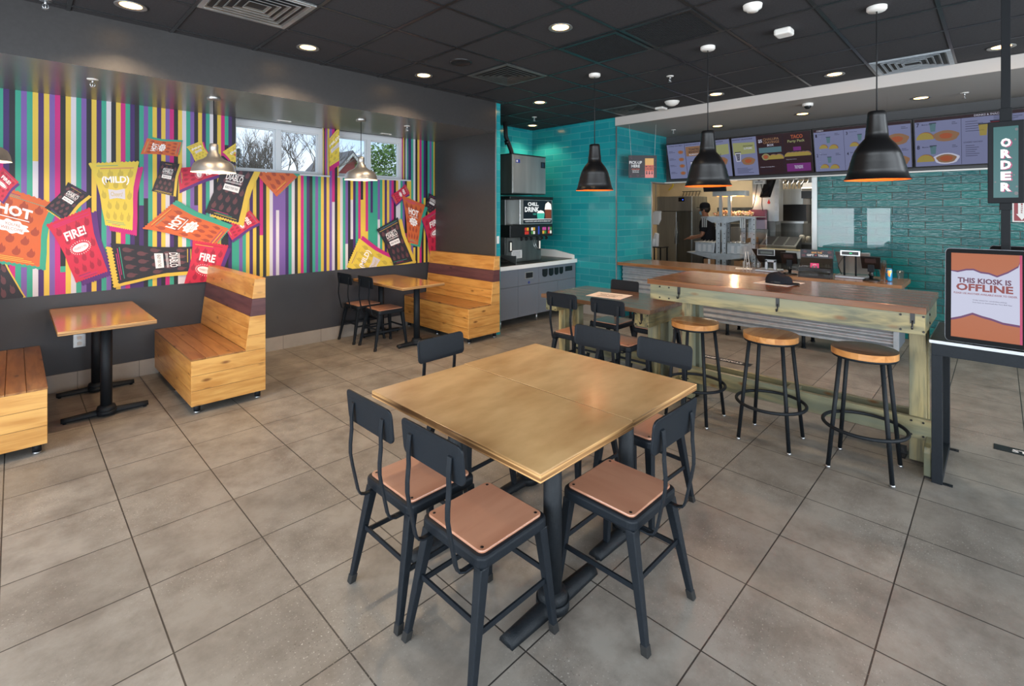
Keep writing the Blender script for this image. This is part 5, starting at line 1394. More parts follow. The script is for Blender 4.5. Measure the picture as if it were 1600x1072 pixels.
def kiosk(loc, rz, label, full):
    t = thing('kiosk_screen', label, 'kiosk screen', loc, rz, None)
    W_, Hh, dx = .335, .535, .050
    def fn(u, v, lay=0): return (dx * v - .0008 * lay, -W_ * u, Hh * v + .012)
    b = MB(); pts = rrect(0, 1, 0, 1, .05, 5); pts = [(u, v) for u, v in pts]
    k = len(pts); A = [fn(u, v) for u, v in pts]; B = [(x + .035, y, z) for x, y, z in A]
    b.add(A + B, [list(range(k)), [k + i for i in range(k)][::-1]] + [(i, k + i, k + (i + 1) % k, (i + 1) % k) for i in range(k)])
    b.build('casing', M['gloss_casing'], t, fixn=True)
    b = MB(); pts2 = rrect(-.007, 1.007, -.004, 1.004, .055, 5); A = [fn(u, v, -9) for u, v in pts2]; B = [(x + .016, y, z) for x, y, z in A]; k = len(pts2)
    b.add(A + B, [list(range(k)), [k + i for i in range(k)][::-1]] + [(i, k + i, k + (i + 1) % k, (i + 1) % k) for i in range(k)])
    b.build('rim', M['rimmetal'], t, fixn=True)
    MB().box(.03, .16, -W_ * .65, -W_ * .35, .0, .012).build('base_plate', M['metal_blk2'], t)
    MB().box(.075, .105, -W_ * .6, -W_ * .4, .010, .30).build('stand_post', M['metal_blk2'], t)
    s_ = MB()
    def pg(pts, m, lay): s_.add([fn(u, v, lay) for u, v in pts], [list(range(len(pts)))[::-1]], m)
    U0, U1, V0, V1 = .075, .945, .05, .955
    def q(u0, u1, v0, v1, m, lay): pg([(u0, v0), (u0, v1), (u1, v1), (u1, v0)], m, lay)
    q(U0, U1, V0, V1, 0 if full else 1, 1)
    if full:
        tp = [(U0, .755), (.16, .745), (.27, .77), (.36, .775), (.45, .748), (.55, .742), (.65, .715), (.78, .765), (.90, .83), (.915, .87)]
        s_pts = [(U0, V1)] + [(U0, .765)] + [(u, v + .018) for u, v in tp[1:]] + [(.915, V1)]
        pg([(U0, V1), *tp, (.915, V1)][::-1], 2, 2); pg(s_pts[::-1], 1, 3)
        bp = [(U0, .245), (.2, .275), (.35, .325), (.47, .30), (.58, .285), (.72, .255), (.915, .245)]
        pg([(U0, V0), *bp, (.915, V0)], 2, 2); pg([(U0, V0), *[(u, v - .022) for u, v in bp], (.915, V0)], 1, 3)
        q(.915, U1, V0, V1, 3, 4)
        T_ = lambda a, c: fn(a, c, 5)
        put_text(s_, 'THIS KIOSK IS', T_, .49, .665, .66, .056, 4, .035); put_text(s_, 'OFFLINE', T_, .49, .592, .70, .078, 5, .035)
        put_text(s_, 'PLEASE USE ANOTHER AVAILABLE KIOSK TO ORDER.', T_, .50, .525, .78, .020, 5, .015)
        put_text(s_, 'Order ahead for contactless pickup.', T_, .56, .46, .42, .014, 6, .01); put_text(s_, 'Scan here to download the Taco Bell App.', T_, .59, .435, .48, .014, 6, .01)
    s_.build('display', [emat((206, 208, 232), .62), emat((204, 104, 34), .5), emat((120, 30, 110), .42), emat((214, 50, 110), .55), emat((120, 24, 80), .4), emat((170, 44, 36), .42), emat((60, 50, 80), .5)], t)
    return t
kiosk((3.852, .228, .856), 0, 'self-order kiosk screen reading THIS KIOSK IS OFFLINE', True)
k2 = kiosk((4.47, -.29, .856), R(180), 'second kiosk screen facing away behind the offline one', False)

t = thing('order_sign', 'black pole with a lit vertical ORDER sign box', 'sign', (4.22, -.026, 0))
MB().box(-.021, .021, -.021, .021, .856, 1.675).build('lower_pole', M['pole_paint'], t, bevel=.002)
MB().box(-.021, .021, -.021, .021, 2.16, 3.05).build('upper_pole', M['pole_paint'], t, bevel=.002)
MB().box(-.026, .026, -.027, .027, 2.16, 2.245).build('collar', M['pole_paint'], t, bevel=.002)
MB().box(-.026, .026, -.027, .027, 1.63, 1.675).build('collar', M['pole_paint'], t, bevel=.002)
MB().box(-.055, .055, -.05, .05, .8561, .862).build('base_plate', M['pole_paint'], t)
MB().box(-.04, .04, -.078, .078, 1.672, 2.165).build('sign_box', M['pole_paint'], t, bevel=.004)
b = MB(); b.add([(-.0412, .053, 1.705), (-.0412, -.053, 1.705), (-.0412, -.053, 2.132), (-.0412, .053, 2.132)], [(0, 3, 2, 1)], 0)
for k, ch in enumerate('ORDER'):
    z = 2.035 - k * .0665
    put_text(b, ch, lambda a, c: (-.0418, -a, c), .0055, z - .004, .046, .052, 2, .05); put_text(b, ch, lambda a, c: (-.0426, -a, c), 0, z, .044, .052, 1, .05)
r = random.Random(9)
for u, z, rr in ((.045, 2.11, .007), (.04, 2.05, .005), (-.045, 1.80, .004), (.044, 1.73, .009), (.035, 1.84, .004), (.046, 1.77, .005)):
    b.add([(-.0416, -(u + rr * math.cos(a)), z + rr * 1.3 * math.sin(a)) for a in [2 * math.pi * q / 6 for q in range(6)]], [list(range(6))], 3)
b.build('lit_face', [emat((70, 122, 124), .6), emat((245, 248, 250), 1.1), emat((190, 90, 130), .7), emat((120, 120, 124), .7)], t)

# floor stickers
def sticker(x, y, rz, label):
    b = MB().box(-.055, .055, -.30, .30, .0, .0012)
    put_text(b, 'STAND HERE', lambda a, c: (-c, a, .0016), 0, 0, .42, .05, 1, .03)
    tag(b.build('floor_sticker', [mat('sticker_black', (26, 26, 30), .4), M['paper']], loc=(x, y, .0005), rot=(0, 0, rz)), label, 'floor sticker')
sticker(4.765, -.27, R(180), 'black STAND HERE floor sticker at the right edge of the picture')
sticker(5.46, 2.16, 0, 'black floor sticker seen beneath the bar table')

# ================================================================== KITCHEN
def trough(x, y, label):
    t = thing('kitchen_ceiling_light', label, 'ceiling light', (x, y, 2.95), 0, 'kitchen ceiling light panels')
    MB().box(-.31, .31, -.61, .61, -.03, 0).build('frame', M['white'], t); MB().box(-.28, .28, -.58, .58, -.033, -.029).build('diffuser', mat('troffer_lens', (255, 244, 220), .5, emis=(255, 236, 200), estr=2), t)
trough(9.6, 2.4, 'flush kitchen ceiling light panel above the prep line'); trough(11.2, 4.6, 'flush kitchen ceiling light panel above the fridge')

t = thing('reach_in_fridge', 'tall two-door steel fridge at the left of the kitchen opening', 'fridge', (10.5, 5.25, 0))
LT(MB().box(10.53, 11.3, 4.82, 5.66, .10, 1.97), t).build('cabinet', M['steel_dk'], t, bevel=.006)
LT(MB().box(10.505, 10.53, 4.82, 5.66, 1.64, 1.965), t).build('top_grille', M['steel'], t, bevel=.004)
LT(MB().box(10.497, 10.507, 4.99, 5.13, 1.85, 1.94), t).build('temperature_display', M['black'], t)
LT(MB().box(10.494, 10.498, 5.02, 5.035, 1.88, 1.90), t).build('indicator_light', emat((50, 90, 255), 3), t)
d_ = LT(MB().box(10.495, 10.53, 5.175, 5.655, .12, 1.625), t).build('door', M['steel'], t, bevel=.006)
LT(MB().cyl((10.475, 5.20, .9), (10.475, 5.20, 1.4), .010, n=10), t).build('handle', M['trimmetal'], d_)
d_ = LT(MB().box(10.495, 10.53, 4.825, 5.165, .12, 1.625), t).build('door', M['steel_dk'], t, bevel=.006)  # darker steel stands in for the dark reflection on this door
LT(MB().cyl((10.475, 5.14, .9), (10.475, 5.14, 1.4), .010, n=10), t).build('handle', M['trimmetal'], d_)
for y in (4.87, 5.61):
    for x in (10.58, 11.24): LT(MB().cyl((x, y, 0), (x, y, .10), .02, n=10), t).build('caster', M['black'], t)

t = thing('steel_shelf_rack', 'bare slotted steel shelf rack behind the pass-through opening', 'shelf rack', (8.98, 3.55, 0))
def upright(x, y, z1):
    b = MB().box(x, x + .045, y - .036, y + .036, 0, z1)
    for k in range(int(z1 / .085)):
        z = .04 + k * .085; b.cyl((x, y - .012, z), (x - .0015, y - .012, z), .009, n=8, m=1)
    return LT(b, t).build('upright', [M['galv'], M['black']], t)
for x, y in ((8.90, 3.60), (8.90, 3.495), (8.90, 3.00), (9.35, 3.60), (9.35, 3.32), (9.35, 3.20)): upright(x, y, 1.53)
for z in (1.30, .62): LT(MB().box(8.895, 8.90, 3.45, 3.64, z, z + .06), t).build('brace', M['galv'], t)
for y0, y1, z in ((2.96, 3.88, 1.535), (2.94, 4.16, .875)):
    sh = MB().box(8.86, 9.42, y0, y1, z - .012, z)
    sh.prism([(y0, z - .012), (y1, z - .012), (3.70, z - .11), (3.44, z - .11)], 'x', 8.885, 8.895)
    LT(sh, t).build('shelf', M['galv'], t, fixn=True)
LT(MB().box(8.86, 9.42, 2.95, 3.7, .30, .312), t).build('shelf', M['galv'], t)

t = thing('heat_lamp', 'steel food warmer bar on posts above the tray of shells', 'heat lamp', (9.1, 3.45, 1.536))
LT(MB().box(9.04, 9.24, 3.18, 3.76, 1.905, 1.995), t).build('hood', M['steel'], t, bevel=.004)
for y in (3.625, 3.47): LT(MB().box(9.08, 9.12, y - .028, y + .028, 1.536, 1.905), t).build('post', M['steel'], t)
LT(MB().box(9.10, 9.18, 3.24, 3.70, 1.898, 1.906), t).build('element', emat((255, 150, 70), 4), t)
point('heat_lamp_light', (9.14, 3.4, 1.86), 5, (1, .62, .35), .04)
t = thing('food_tray', 'wire tray heaped with pale shells under the heat lamp', 'tray', (9.25, 3.46, 1.536))
b = MB()
for k in range(16): y = 3.14 + k * .043; b.cyl((9.135, y, 1.54), (9.135, y, 1.60), .0025, n=5)
b.cyl((9.135, 3.13, 1.60), (9.135, 3.80, 1.60), .004, n=6); b.box(9.13, 9.40, 3.13, 3.80, 1.537, 1.543)
LT(b, t).build('basket', M['trimmetal'], t)
b = MB(); r = random.Random(4)
for k in range(210):
    x, y = r.uniform(9.16, 9.38), r.uniform(3.15, 3.78); z = 1.55 + r.uniform(0, .10 - abs(x - 9.27) * .4)
    b.sphere((x, y, z), r.uniform(.016, .026), 7, 4, r.randrange(3), (1, r.uniform(.6, 1), r.uniform(.5, .9)))
o = b.build('fried_shells', [mat('shell_a', (232, 196, 120), .6), mat('shell_b', (238, 214, 178), .6), mat('shell_c', (220, 150, 110), .6)])
tag(o, 'heap of pale fried shells in the wire tray under the heat lamp', 'food', kind='stuff')

def vented_pan(x0, x1, y0, y1, z0, z1, label):
    t = thing('food_pan_holder', label, 'pan holder', ((x0 + x1) / 2, (y0 + y1) / 2, z0), 0, 'grey vented pan holders on the shelf')
    b = MB(); cy = (y0 + y1) / 2
    b.hexa([(x0, y0 + .01, z0), (x1, y0 + .01, z0), (x1, y1 - .01, z0), (x0, y1 - .01, z0)], [(x0 + .03, y0 - .0, z1), (x1, y0, z1), (x1, y1, z1), (x0 + .03, y1, z1)])
    LT(b, t).build('body', M['galv'], t, bevel=.006, fixn=True)
    b = MB()
    for c in range(3):
        for k in range(5):
            y = y0 + (y1 - y0) * (.25 + c * .25); z = z0 + .03 + k * .025; f = (z - z0) / (z1 - z0) * .03
            b.box(x0 + f - .003, x0 + f, y - .025, y + .025, z, z + .009)
    LT(b, t).build('vent_slots', M['paper'], t)
    LT(MB().box(x0 - .01, x1, y0 - .01, y1 + .01, z1, z1 + .008), t).build('lid', M['steel'], t, bevel=.003)
    b = MB()
    for k in range(5): yy = y0 + (y1 - y0) * (.1 + .18 * k); b.tube([(x0 + .02, yy, z1 + .014), (x1 - .05, yy + .06, z1 + .026)], .006, 6)
    LT(b, t).build('tongs', M['trimmetal'], t)
vented_pan(8.87, 9.25, 3.655, 4.02, .876, 1.06, 'vented grey pan holder left of the slotted uprights')
vented_pan(8.87, 9.25, 3.02, 3.44, .876, 1.07, 'vented grey pan holder right of the slotted uprights')
for k, (y, lb) in enumerate(((3.83, 'left'), (3.16, 'right'))):
    b = MB()
    for j in range(3): b.box(8.845, 8.853, y - .05 + j * .035, y - .03 + j * .035, 1.34, 1.52)
    b.box(8.845, 8.862, y - .06, y + .06, 1.510, 1.522)
    tag(b.build('hanging_tongs', M['trimmetal'], loc=(0, 0, 0)), 'steel tongs hanging at the %s end of the top rack shelf' % lb, 'tongs')
for a, c, z, lb in ((3.66, 3.86, .12, 'brown carton low on the rack, left of the slotted uprights'), (2.98, 3.32, .10, 'brown carton low on the rack, right of the slotted uprights')):
    t = thing('cardboard_box', lb, 'box', (9.1, (a + c) / 2, .313), 0)
    LT(MB().box(8.90, 9.30, a, c, .3135, .76), t).build('carton', M['card'], t, bevel=.003); LT(MB().box(8.8985, 9.3015, (a + c) / 2 - .02, (a + c) / 2 + .02, .3135, .7615), t).build('tape', M['paper'], t)

# serving pass counter, trays and lines behind the registers
t = thing('prep_table', 'steel prep line with pans behind the registers', 'prep table', (8.9, 2.4, 0))
LT(MB().box(8.62, 9.30, 1.75, 2.90, .885, .915), t).build('work_top', M['steel'], t, bevel=.003)
for y in (1.80, 2.84):
    for x in (8.66, 9.26): LT(MB().cyl((x, y, 0), (x, y, .886), .02, n=10), t).build('leg', M['galv'], t)
LT(MB().box(8.64, 9.28, 1.77, 2.88, .30, .315), t).build('undershelf', M['galv'], t)
b = MB().hexa([(8.86, 2.35, .916), (9.2, 2.35, .916), (9.2, 2.86, .916), (8.86, 2.86, .916)], [(8.84, 2.33, 1.06), (9.2, 2.33, 1.20), (9.2, 2.88, 1.20), (8.84, 2.88, 1.06)])
LT(b, t).build('sloped_well', M['steel_dk'], t, bevel=.004, fixn=True)
b = MB()
for k in range(3): y = 2.36 + k * .17; b.hexa([(8.88, y, 1.072), (9.18, y, 1.188), (9.18, y + .14, 1.188), (8.88, y + .14, 1.072)], [(8.88, y, 1.082), (9.18, y, 1.200), (9.18, y + .14, 1.200), (8.88, y + .14, 1.082)])
LT(b, t).build('pan', M['black'], t, fixn=True)
b = MB().box(-.08, .09, -.40, .40, 0, .018); tag(b.build('cutting_board', mat('cream_board', (206, 190, 150), .5), loc=(8.72, 2.42, 1.0), rot=(0, 0, 0)), 'long cream cutting board beside the sloped pans', 'cutting board')
b = MB().box(-.075, .085, -.38, .38, 0, .083); tag(b.build('board_riser', M['steel'], loc=(8.72, 2.42, .9155)), 'low steel riser carrying the cream cutting board', 'riser')
b = MB().hexa([(-.06, -.09, 0), (.06, -.09, 0), (.06, .09, 0), (-.06, .09, 0)], [(-.05, -.07, .09), (.03, -.10, .10), (.05, .08, .075), (-.04, .09, .06)])
tag(b.build('paper_bag', M['card'], loc=(9.08, 3.08, 1.082), bevel=.01), 'crumpled brown paper bag on the right pan holder', 'paper bag')

t = thing('steel_cabinet_column', 'tall steel hood panel with a red drop tag, centre of the kitchen', 'kitchen unit', (9.75, 3.03, 1.45))
LT(MB().box(9.60, 9.95, 2.83, 3.25, 1.45, 2.95), t).build('panel', M['steel'], t, bevel=.005)
LT(MB().box(9.56, 9.60, 2.79, 2.86, 1.45, 2.95), t).build('side_post', M['galv'], t)
b = MB(); b.prism([(2.965 + .024 * math.cos(a), 1.785 + .024 * math.sin(a)) for a in [R(q) for q in range(-220, 41, 20)]] + [(2.965, 1.85)], 'x', 9.592, 9.5995)
LT(b, t).build('red_tag', M['red'], t, fixn=True)
LT(MB().box(9.62, 9.93, 2.86, 3.22, .0, 1.45), t).build('lower_cabinet', M['steel_dk'], t, bevel=.004)

t = thing('drinks_carton_stack', 'purple and pink printed cartons stacked right of the slotted rack', 'cartons', (9.49, 3.1, 0))
LT(MB().box(9.44, 9.55, 2.98, 3.23, 1.48, 1.66), t).build('carton', mat('plum_carton', (118, 60, 84), .5), t, bevel=.003)
LT(MB().box(9.44, 9.55, 2.98, 3.25, 1.31, 1.475), t).build('carton', mat('lilac_carton', (196, 176, 196), .5), t, bevel=.003)
LT(MB().box(9.43, 9.555, 2.96, 3.26, .0, 1.308), t).build('stand', M['steel_dk'], t)

def kmon(x, y, z, rx, rz, sx, sy, label):
    t = thing('kitchen_monitor', label, 'monitor', (x, y, z), rz, 'black kitchen order monitors')
    q = MB().box(-.02, .02, -sx / 2, sx / 2, -sy / 2, sy / 2); o = q.build('casing', M['black'], t, bevel=.005, rot=(0, rx, 0))
    MB().cyl((.03, 0, 0), (.06, 0, 2.95 - z), .018, n=10).build('mount_pole', M['metal_blk2'], t)
    MB().box(-.0215, -.0195, -sx / 2 + .02, sx / 2 - .02, -sy / 2 + .02, sy / 2 - .02).build('screen', mat('dark_display_k', (30, 30, 36), .15), t, rot=(0, rx, 0))
kmon(8.75, 3.60, 2.06, R(-20), 0, .40, .16, 'wide black kitchen monitor half hidden by the middle pendant')
kmon(8.85, 2.74, 2.05, R(20), R(-35), .22, .40, 'tilted black kitchen monitor on a pole, right of the white box')
t = thing('ceiling_hung_box', 'small white box with black cables near the top of the opening', 'electrical box', (8.8, 2.86, 2.14))
b = MB().box(-.04, .04, -.09, .09, -.055, .06); b.box(-.043, -.039, -.06, .06, -.03, -.02, 1); b.cyl((-.04, 0, .02), (-.045, 0, .02), .025, n=14, m=1)
b.build('housing', [M['white'], M['print']], t); MB().cyl((0, 0, .06), (0, 0, .81), .012, n=8).build('hanger', M['trimmetal'], t)
MB().tube([(0, .04, -.05), (.02, .06, -.15), (.10, .12, -.35), (.2, .18, -.45)], .006, 6).tube([(0, -.02, -.05), (.03, -.03, -.2), (.1, .0, -.4), (.2, .02, -.5)], .006, 6).build('cable', M['black'], t)

t = thing('wall_oven', 'steel cooking unit with dark cavity at the right of the kitchen', 'oven', (10.8, 2.87, 0))
LT(MB().box(10.50, 11.2, 2.64, 3.10, 0, 1.40), t).build('lower_body', M['steel_dk'], t, bevel=.004)
LT(MB().box(10.70, 11.2, 2.64, 3.10, 1.40, 1.76), t).build('cavity', M['black'], t)
LT(MB().box(10.50, 11.2, 2.64, 3.10, 1.76, 2.06), t).build('upper_body', M['steel'], t, bevel=.004)
LT(MB().box(10.46, 10.72, 2.62, 3.12, 1.40, 1.44), t).build('ledge', M['trimmetal'], t)
b = MB()
for k in range(9): b.cyl((10.62, 2.66 + k * .055, 2.06), (10.62, 2.66 + k * .055, 2.20), .008, n=6)
b.cyl((10.62, 2.62, 2.20), (10.62, 3.16, 2.20), .014, n=8); b.cyl((10.6, 2.75, 2.24), (10.6, 2.95, 2.24), .05, n=12)
LT(b, t).build('pipework', M['trimmetal'], t)
t = thing('utensil_rail', 'cluster of steel valves and pipes under the kitchen header', 'pipes', (10.0, 2.65, 2.2))
b = MB(); r = random.Random(8)
b.cyl((10.0, 2.40, 2.22), (10.0, 2.95, 2.22), .018, n=10)
for k in range(7):
    y = 2.42 + k * .08; b.tube([(10.0, y, 2.22), (9.97, y + .01, 2.16), (9.93, y + .02, 2.13), (9.93, y + .03, 2.08)], .010, 8); b.sphere((9.98, y, 2.24 + r.uniform(0, .05)), .025, 8, 6)
b.cyl((10.0, 2.45, 2.22), (10.0, 2.45, 2.95), .012, n=8); b.cyl((10.0, 2.9, 2.22), (10.0, 2.9, 2.95), .012, n=8)
LT(b, t).build('pipes', M['trimmetal'], t)
t = thing('extractor_hood', 'black extractor hood corner at the right jamb of the opening', 'hood', (9.6, 2.25, 1.85))
LT(MB().prism([(9.50, 1.85), (9.90, 1.85), (9.90, 2.12), (9.62, 2.12), (9.50, 1.98)], 'y', 2.05, 2.42), t).build('canopy', M['black'], t, fixn=True)
LT(MB().box(9.50, 9.64, 2.05, 2.42, 2.02, 2.04), t).build('light_strip', emat((255, 240, 214), 2), t)
LT(MB().box(9.66, 9.86, 2.15, 2.35, 2.12, 2.95), t).build('duct', M['steel_dk'], t)
t = thing('notice_board', 'white notices pinned on the kitchen wall at the right jamb', 'notices', (11.0, 2.62, 1.35))
LT(MB().box(11.02, 11.08, 2.30, 2.63, 0, 2.0), t).build('partition', M['white'], t)
for k, (z0, z1) in enumerate(((1.62, 1.83), (1.36, 1.56))):
    b = MB().box(11.012, 11.020, 2.42, 2.61, z0, z1)
    for j in range(4): b.box(11.009, 11.013, 2.44, 2.58, z0 + .02 + j * .045, z0 + .035 + j * .045, 1 + (j + k) % 3)
    LT(b, t).build('notice', [M['paper'], mat('ink_a', (190, 70, 120), .6), mat('ink_b', (210, 180, 80), .6), mat('ink_c', (90, 130, 80), .6)], t)
t = thing('back_counter', 'cluttered steel back counter below the dark hood', 'counter', (10.1, 2.3, 0))
LT(MB().box(9.75, 10.35, 1.95, 2.60, 0, 1.05), t).build('cabinet', M['steel_dk'], t, bevel=.004); LT(MB().box(9.72, 10.38, 1.93, 2.62, 1.05, 1.08), t).build('work_top', M['steel'], t)
r = random.Random(6)
for k in range(6):
    t2 = MB(); q = r.uniform(.03, .05); hh = r.uniform(.08, .2); t2.lathe([(0, 0), (q, 0), (q, hh), (q * .6, hh + .02), (0, hh + .02)], n=14)
    tag(t2.build('squeeze_bottle', mat('bottle_ink_%d' % k, r.choice([(200, 180, 160), (60, 60, 66), (176, 60, 50), (110, 110, 108), (220, 214, 200)]), .4), loc=(9.80 + r.uniform(0, .05), 1.99 + k * .10, 1.0805)), 'small bottle in the row on the back counter below the hood', 'bottle', 'bottles on the kitchen back counter')

t = thing('dish_rail', 'rack of black ladles hanging on the cream kitchen wall', 'utensils', (12.4, 5.8, 2.2))
b = MB().cyl((12.40, 5.45, 2.15), (12.40, 5.95, 2.15), .01, n=8)
for k in range(6):
    y = 5.48 + k * .085; b.cyl((12.40, y, 2.15), (12.34, y + .05, 1.88), .008, n=6); b.sphere((12.33, y + .055, 1.86), .035, 8, 5)
LT(b, t).build('ladles', M['black'], t); LT(MB().cyl((12.40, 5.48, 2.15), (12.5, 5.48, 2.15), .01, n=8).cyl((12.40, 5.92, 2.15), (12.5, 5.92, 2.15), .01, n=8), t).build('bracket', M['trimmetal'], t)
b = MB().tube([(12.4, 6.15, 2.95), (12.38, 6.16, 2.6), (12.36, 6.2, 2.3), (12.33, 6.3, 2.2)], .02, 8); tag(b.build('gas_hose', mat('yellow_hose', (214, 196, 60), .5)), 'yellow hose coming down the cream wall above the fridge', 'hose')
t = thing('steel_back_shelf', 'dark steel equipment wall behind the kitchen worker', 'kitchen unit', (11.6, 4.5, 0))
LT(MB().box(11.4, 12.0, 3.6, 4.75, 0, 1.35), t).build('cabinet', M['steel_dk'], t, bevel=.005)
LT(MB().box(11.7, 12.0, 3.6, 4.75, 1.36, 1.72), t).build('upper_shelf', M['steel_dk'], t)
for k in range(3): LT(MB().box(11.39, 11.40, 3.63 + k * .37, 3.97 + k * .37, .15, 1.28), t).build('door', M['steel'], t, bevel=.003)

t = thing('narrow_stand', 'narrow black stand just inside the left jamb of the opening', 'stand', (8.75, 4.70, 0))
LT(MB().box(8.62, 8.92, 4.56, 4.86, .93, .95), t).build('top', M['black'], t)
LT(MB().box(8.64, 8.90, 4.58, 4.84, .45, .465), t).build('shelf', M['metal_blk2'], t)
for x in (8.63, 8.89):
    for y in (4.575, 4.845): LT(MB().box(x - .01, x + .01, y - .01, y + .01, 0, .93), t).build('leg', M['metal_blk2'], t)
b = MB().lathe([(0, 0), (.035, 0), (.045, .14), (.047, .15), (0, .15)], n=20); tag(b.build('paper_cup', M['paper'], loc=(8.70, 4.77, .951)), 'white paper cup on the narrow black stand', 'cup')
b = MB().prism([(-.05, 0), (.05, 0), (.06, .02), (-.02, .26), (-.06, .24)], 'x', -.05, .05); tag(b.build('paper_sleeve', M['paper'], loc=(8.80, 4.78, .951), fixn=True), 'tall white paper sleeve leaning on the narrow black stand', 'paper')
b = MB()
for k in range(4): b.box(8.88 + k * .006, 8.884 + k * .006, 4.74 - k * .012, 4.87 - k * .01, 1.37 + k * .03, 1.60 + k * .012)
b.box(8.905, 8.93, 4.70, 4.88, 1.60, 1.63, 1); b.cyl((8.92, 4.83, 1.61), (8.92, 4.83, 2.95), .008, n=8, m=1)
tag(b.build('hanging_order_slips', [M['paper'], M['trimmetal']]), 'white order slips hanging just inside the left jamb', 'paper slips')

# the person at work
t = thing('person', 'person in a black cap, pale face mask and black shirt working in the kitchen', 'person', (9.95, 4.20, 0), R(100))
def skin_body():
    # local frame: +x is the way they face
    J = {'pelvis': (0, 0, .98), 'waist': (.01, 0, 1.10), 'chest': (.04, 0, 1.33), 'neck': (.055, 0, 1.49), 'throat': (.075, 0, 1.555), 'head': (.10, 0, 1.64), 'crown': (.095, 0, 1.72),
         'hipL': (0, .09, .93), 'kneeL': (.03, .10, .50), 'ankL': (-.01, .10, .09), 'toeL': (.13, .11, .04),
         'hipR': (0, -.09, .93), 'kneeR': (.02, -.10, .50), 'ankR': (-.03, -.10, .09), 'toeR': (.11, -.11, .04),
         'shL': (.04, .175, 1.42), 'elL': (.08, .235, 1.15), 'wrL': (.30, .17, 1.08), 'pmL': (.37, .15, 1.075),
         'shR': (.04, -.175, 1.42), 'elR': (.10, -.235, 1.15), 'wrR': (.32, -.16, 1.10), 'pmR': (.39, -.14, 1.095)}
    Rr = {'pelvis': .145, 'waist': .135, 'chest': .150, 'neck': .062, 'throat': .055, 'head': .088, 'crown': .075, 'hipL': .09, 'kneeL': .058, 'ankL': .042, 'toeL': .035, 'hipR': .09, 'kneeR': .058, 'ankR': .042, 'toeR': .035,
          'shL': .062, 'elL': .043, 'wrL': .028, 'pmL': .032, 'shR': .062, 'elR': .043, 'wrR': .028, 'pmR': .032}
    names = list(J); E_ = [('pelvis', 'waist'), ('waist', 'chest'), ('chest', 'neck'), ('neck', 'throat'), ('throat', 'head'), ('head', 'crown'), ('pelvis', 'hipL'), ('hipL', 'kneeL'), ('kneeL', 'ankL'), ('ankL', 'toeL'),
         ('pelvis', 'hipR'), ('hipR', 'kneeR'), ('kneeR', 'ankR'), ('ankR', 'toeR'), ('chest', 'shL'), ('shL', 'elL'), ('elL', 'wrL'), ('wrL', 'pmL'), ('chest', 'shR'), ('shR', 'elR'), ('elR', 'wrR'), ('wrR', 'pmR')]
    for sd, sy in (('L', 1), ('R', -1)):
        px, py, pz = J['pm' + sd]
        for k in range(4):
            yy = py + (k - 1.5) * .019; ln = (.055, .066, .062, .048)[k]
            a, c = 'f%d%s' % (k, sd), 'g%d%s' % (k, sd)
            J[a] = (px + .030, yy, pz - .004); J[c] = (px + .030 + ln, yy, pz - .030); Rr[a] = .010; Rr[c] = .008; E_ += [('pm' + sd, a), (a, c)]; names += [a, c]
        a = 't' + sd; J[a] = (px + .025, py - sy * .055, pz + .005); Rr[a] = .011; E_.append(('pm' + sd, a)); names.append(a)
    me = bpy.data.meshes.new('body'); ix = {n_: i for i, n_ in enumerate(names)}
    me.from_pydata([J[n_] for n_ in names], [(ix[a], ix[c]) for a, c in E_], [])
    o = bpy.data.objects.new('body', me); COL.objects.link(o); o.parent = t
    sk = o.modifiers.new('skin', 'SKIN'); sk.use_smooth_shade = True
    for n_ in names:
        v = me.skin_vertices[0].data[ix[n_]]; rr_ = Rr[n_]
        v.radius = (rr_, rr_ * (.78 if n_ in ('pelvis', 'waist', 'chest') else 1)); v.use_root = n_ == 'pelvis'
    sb = o.modifiers.new('subsurf', 'SUBSURF'); sb.levels = 2; sb.render_levels = 2
    me.materials.append(M['skin']); return o
skin_body()
# clothing: shirt, trousers, shoes, cap, hair, mask as children
b = MB(); 
def rings(rs_, m=0, n_=20):
    vs = []; fs = []
    for (cx, cy, cz, rx, ry) in rs_:
        for i in range(n_):
            a = 2 * math.pi * i / n_; vs.append((cx + rx * math.cos(a), cy + ry * math.sin(a), cz))
    for j in range(len(rs_) - 1):
        for i in range(n_): fs.append((j * n_ + i, j * n_ + (i + 1) % n_, (j + 1) * n_ + (i + 1) % n_, (j + 1) * n_ + i))
    return vs, fs
v_, f_ = rings([(0, 0, .90, .155, .175), (0, 0, 1.0, .150, .172), (.01, 0, 1.12, .145, .165), (.035, 0, 1.30, .160, .190), (.045, 0, 1.42, .135, .205), (.055, 0, 1.475, .09, .13), (.06, 0, 1.505, .072, .08)]); b.add(v_, f_, 0, True)
for sy in (-1, 1):
    b.tube([(.04, sy * .15, 1.43), (.05, sy * .19, 1.36), (.075, sy * .228, 1.22)], .068, 14)
r = random.Random(3)
for k in range(14):
    y = r.uniform(-.10, .10); z = r.uniform(1.26, 1.40); x = -.126 - .0
    b.add([(x - .004, y - .02, z), (x - .004, y + .018, z + .006), (x - .004, y + .01, z + .02)], [(0, 1, 2)], 1 + k % 3)
b.build('shirt', [M['cloth'], mat('shirt_pink', (216, 60, 120), .7), mat('shirt_yellow', (224, 190, 70), .7), mat('shirt_teal', (70, 170, 150), .7)], t)
b = MB()
for sy in (-1, 1): b.tube([(0, sy * .085, .98), (.01, sy * .095, .75), (.03, sy * .10, .50), (-.01, sy * .10, .08)], .082, 14)
b.build('trousers', M['cloth'], t)
for sy in (-1, 1): MB().rbox(-.10, .19, sy * .105 - .05, sy * .105 + .05, 0, .085, .045).build('shoe', M['black'], t, bevel=.015)
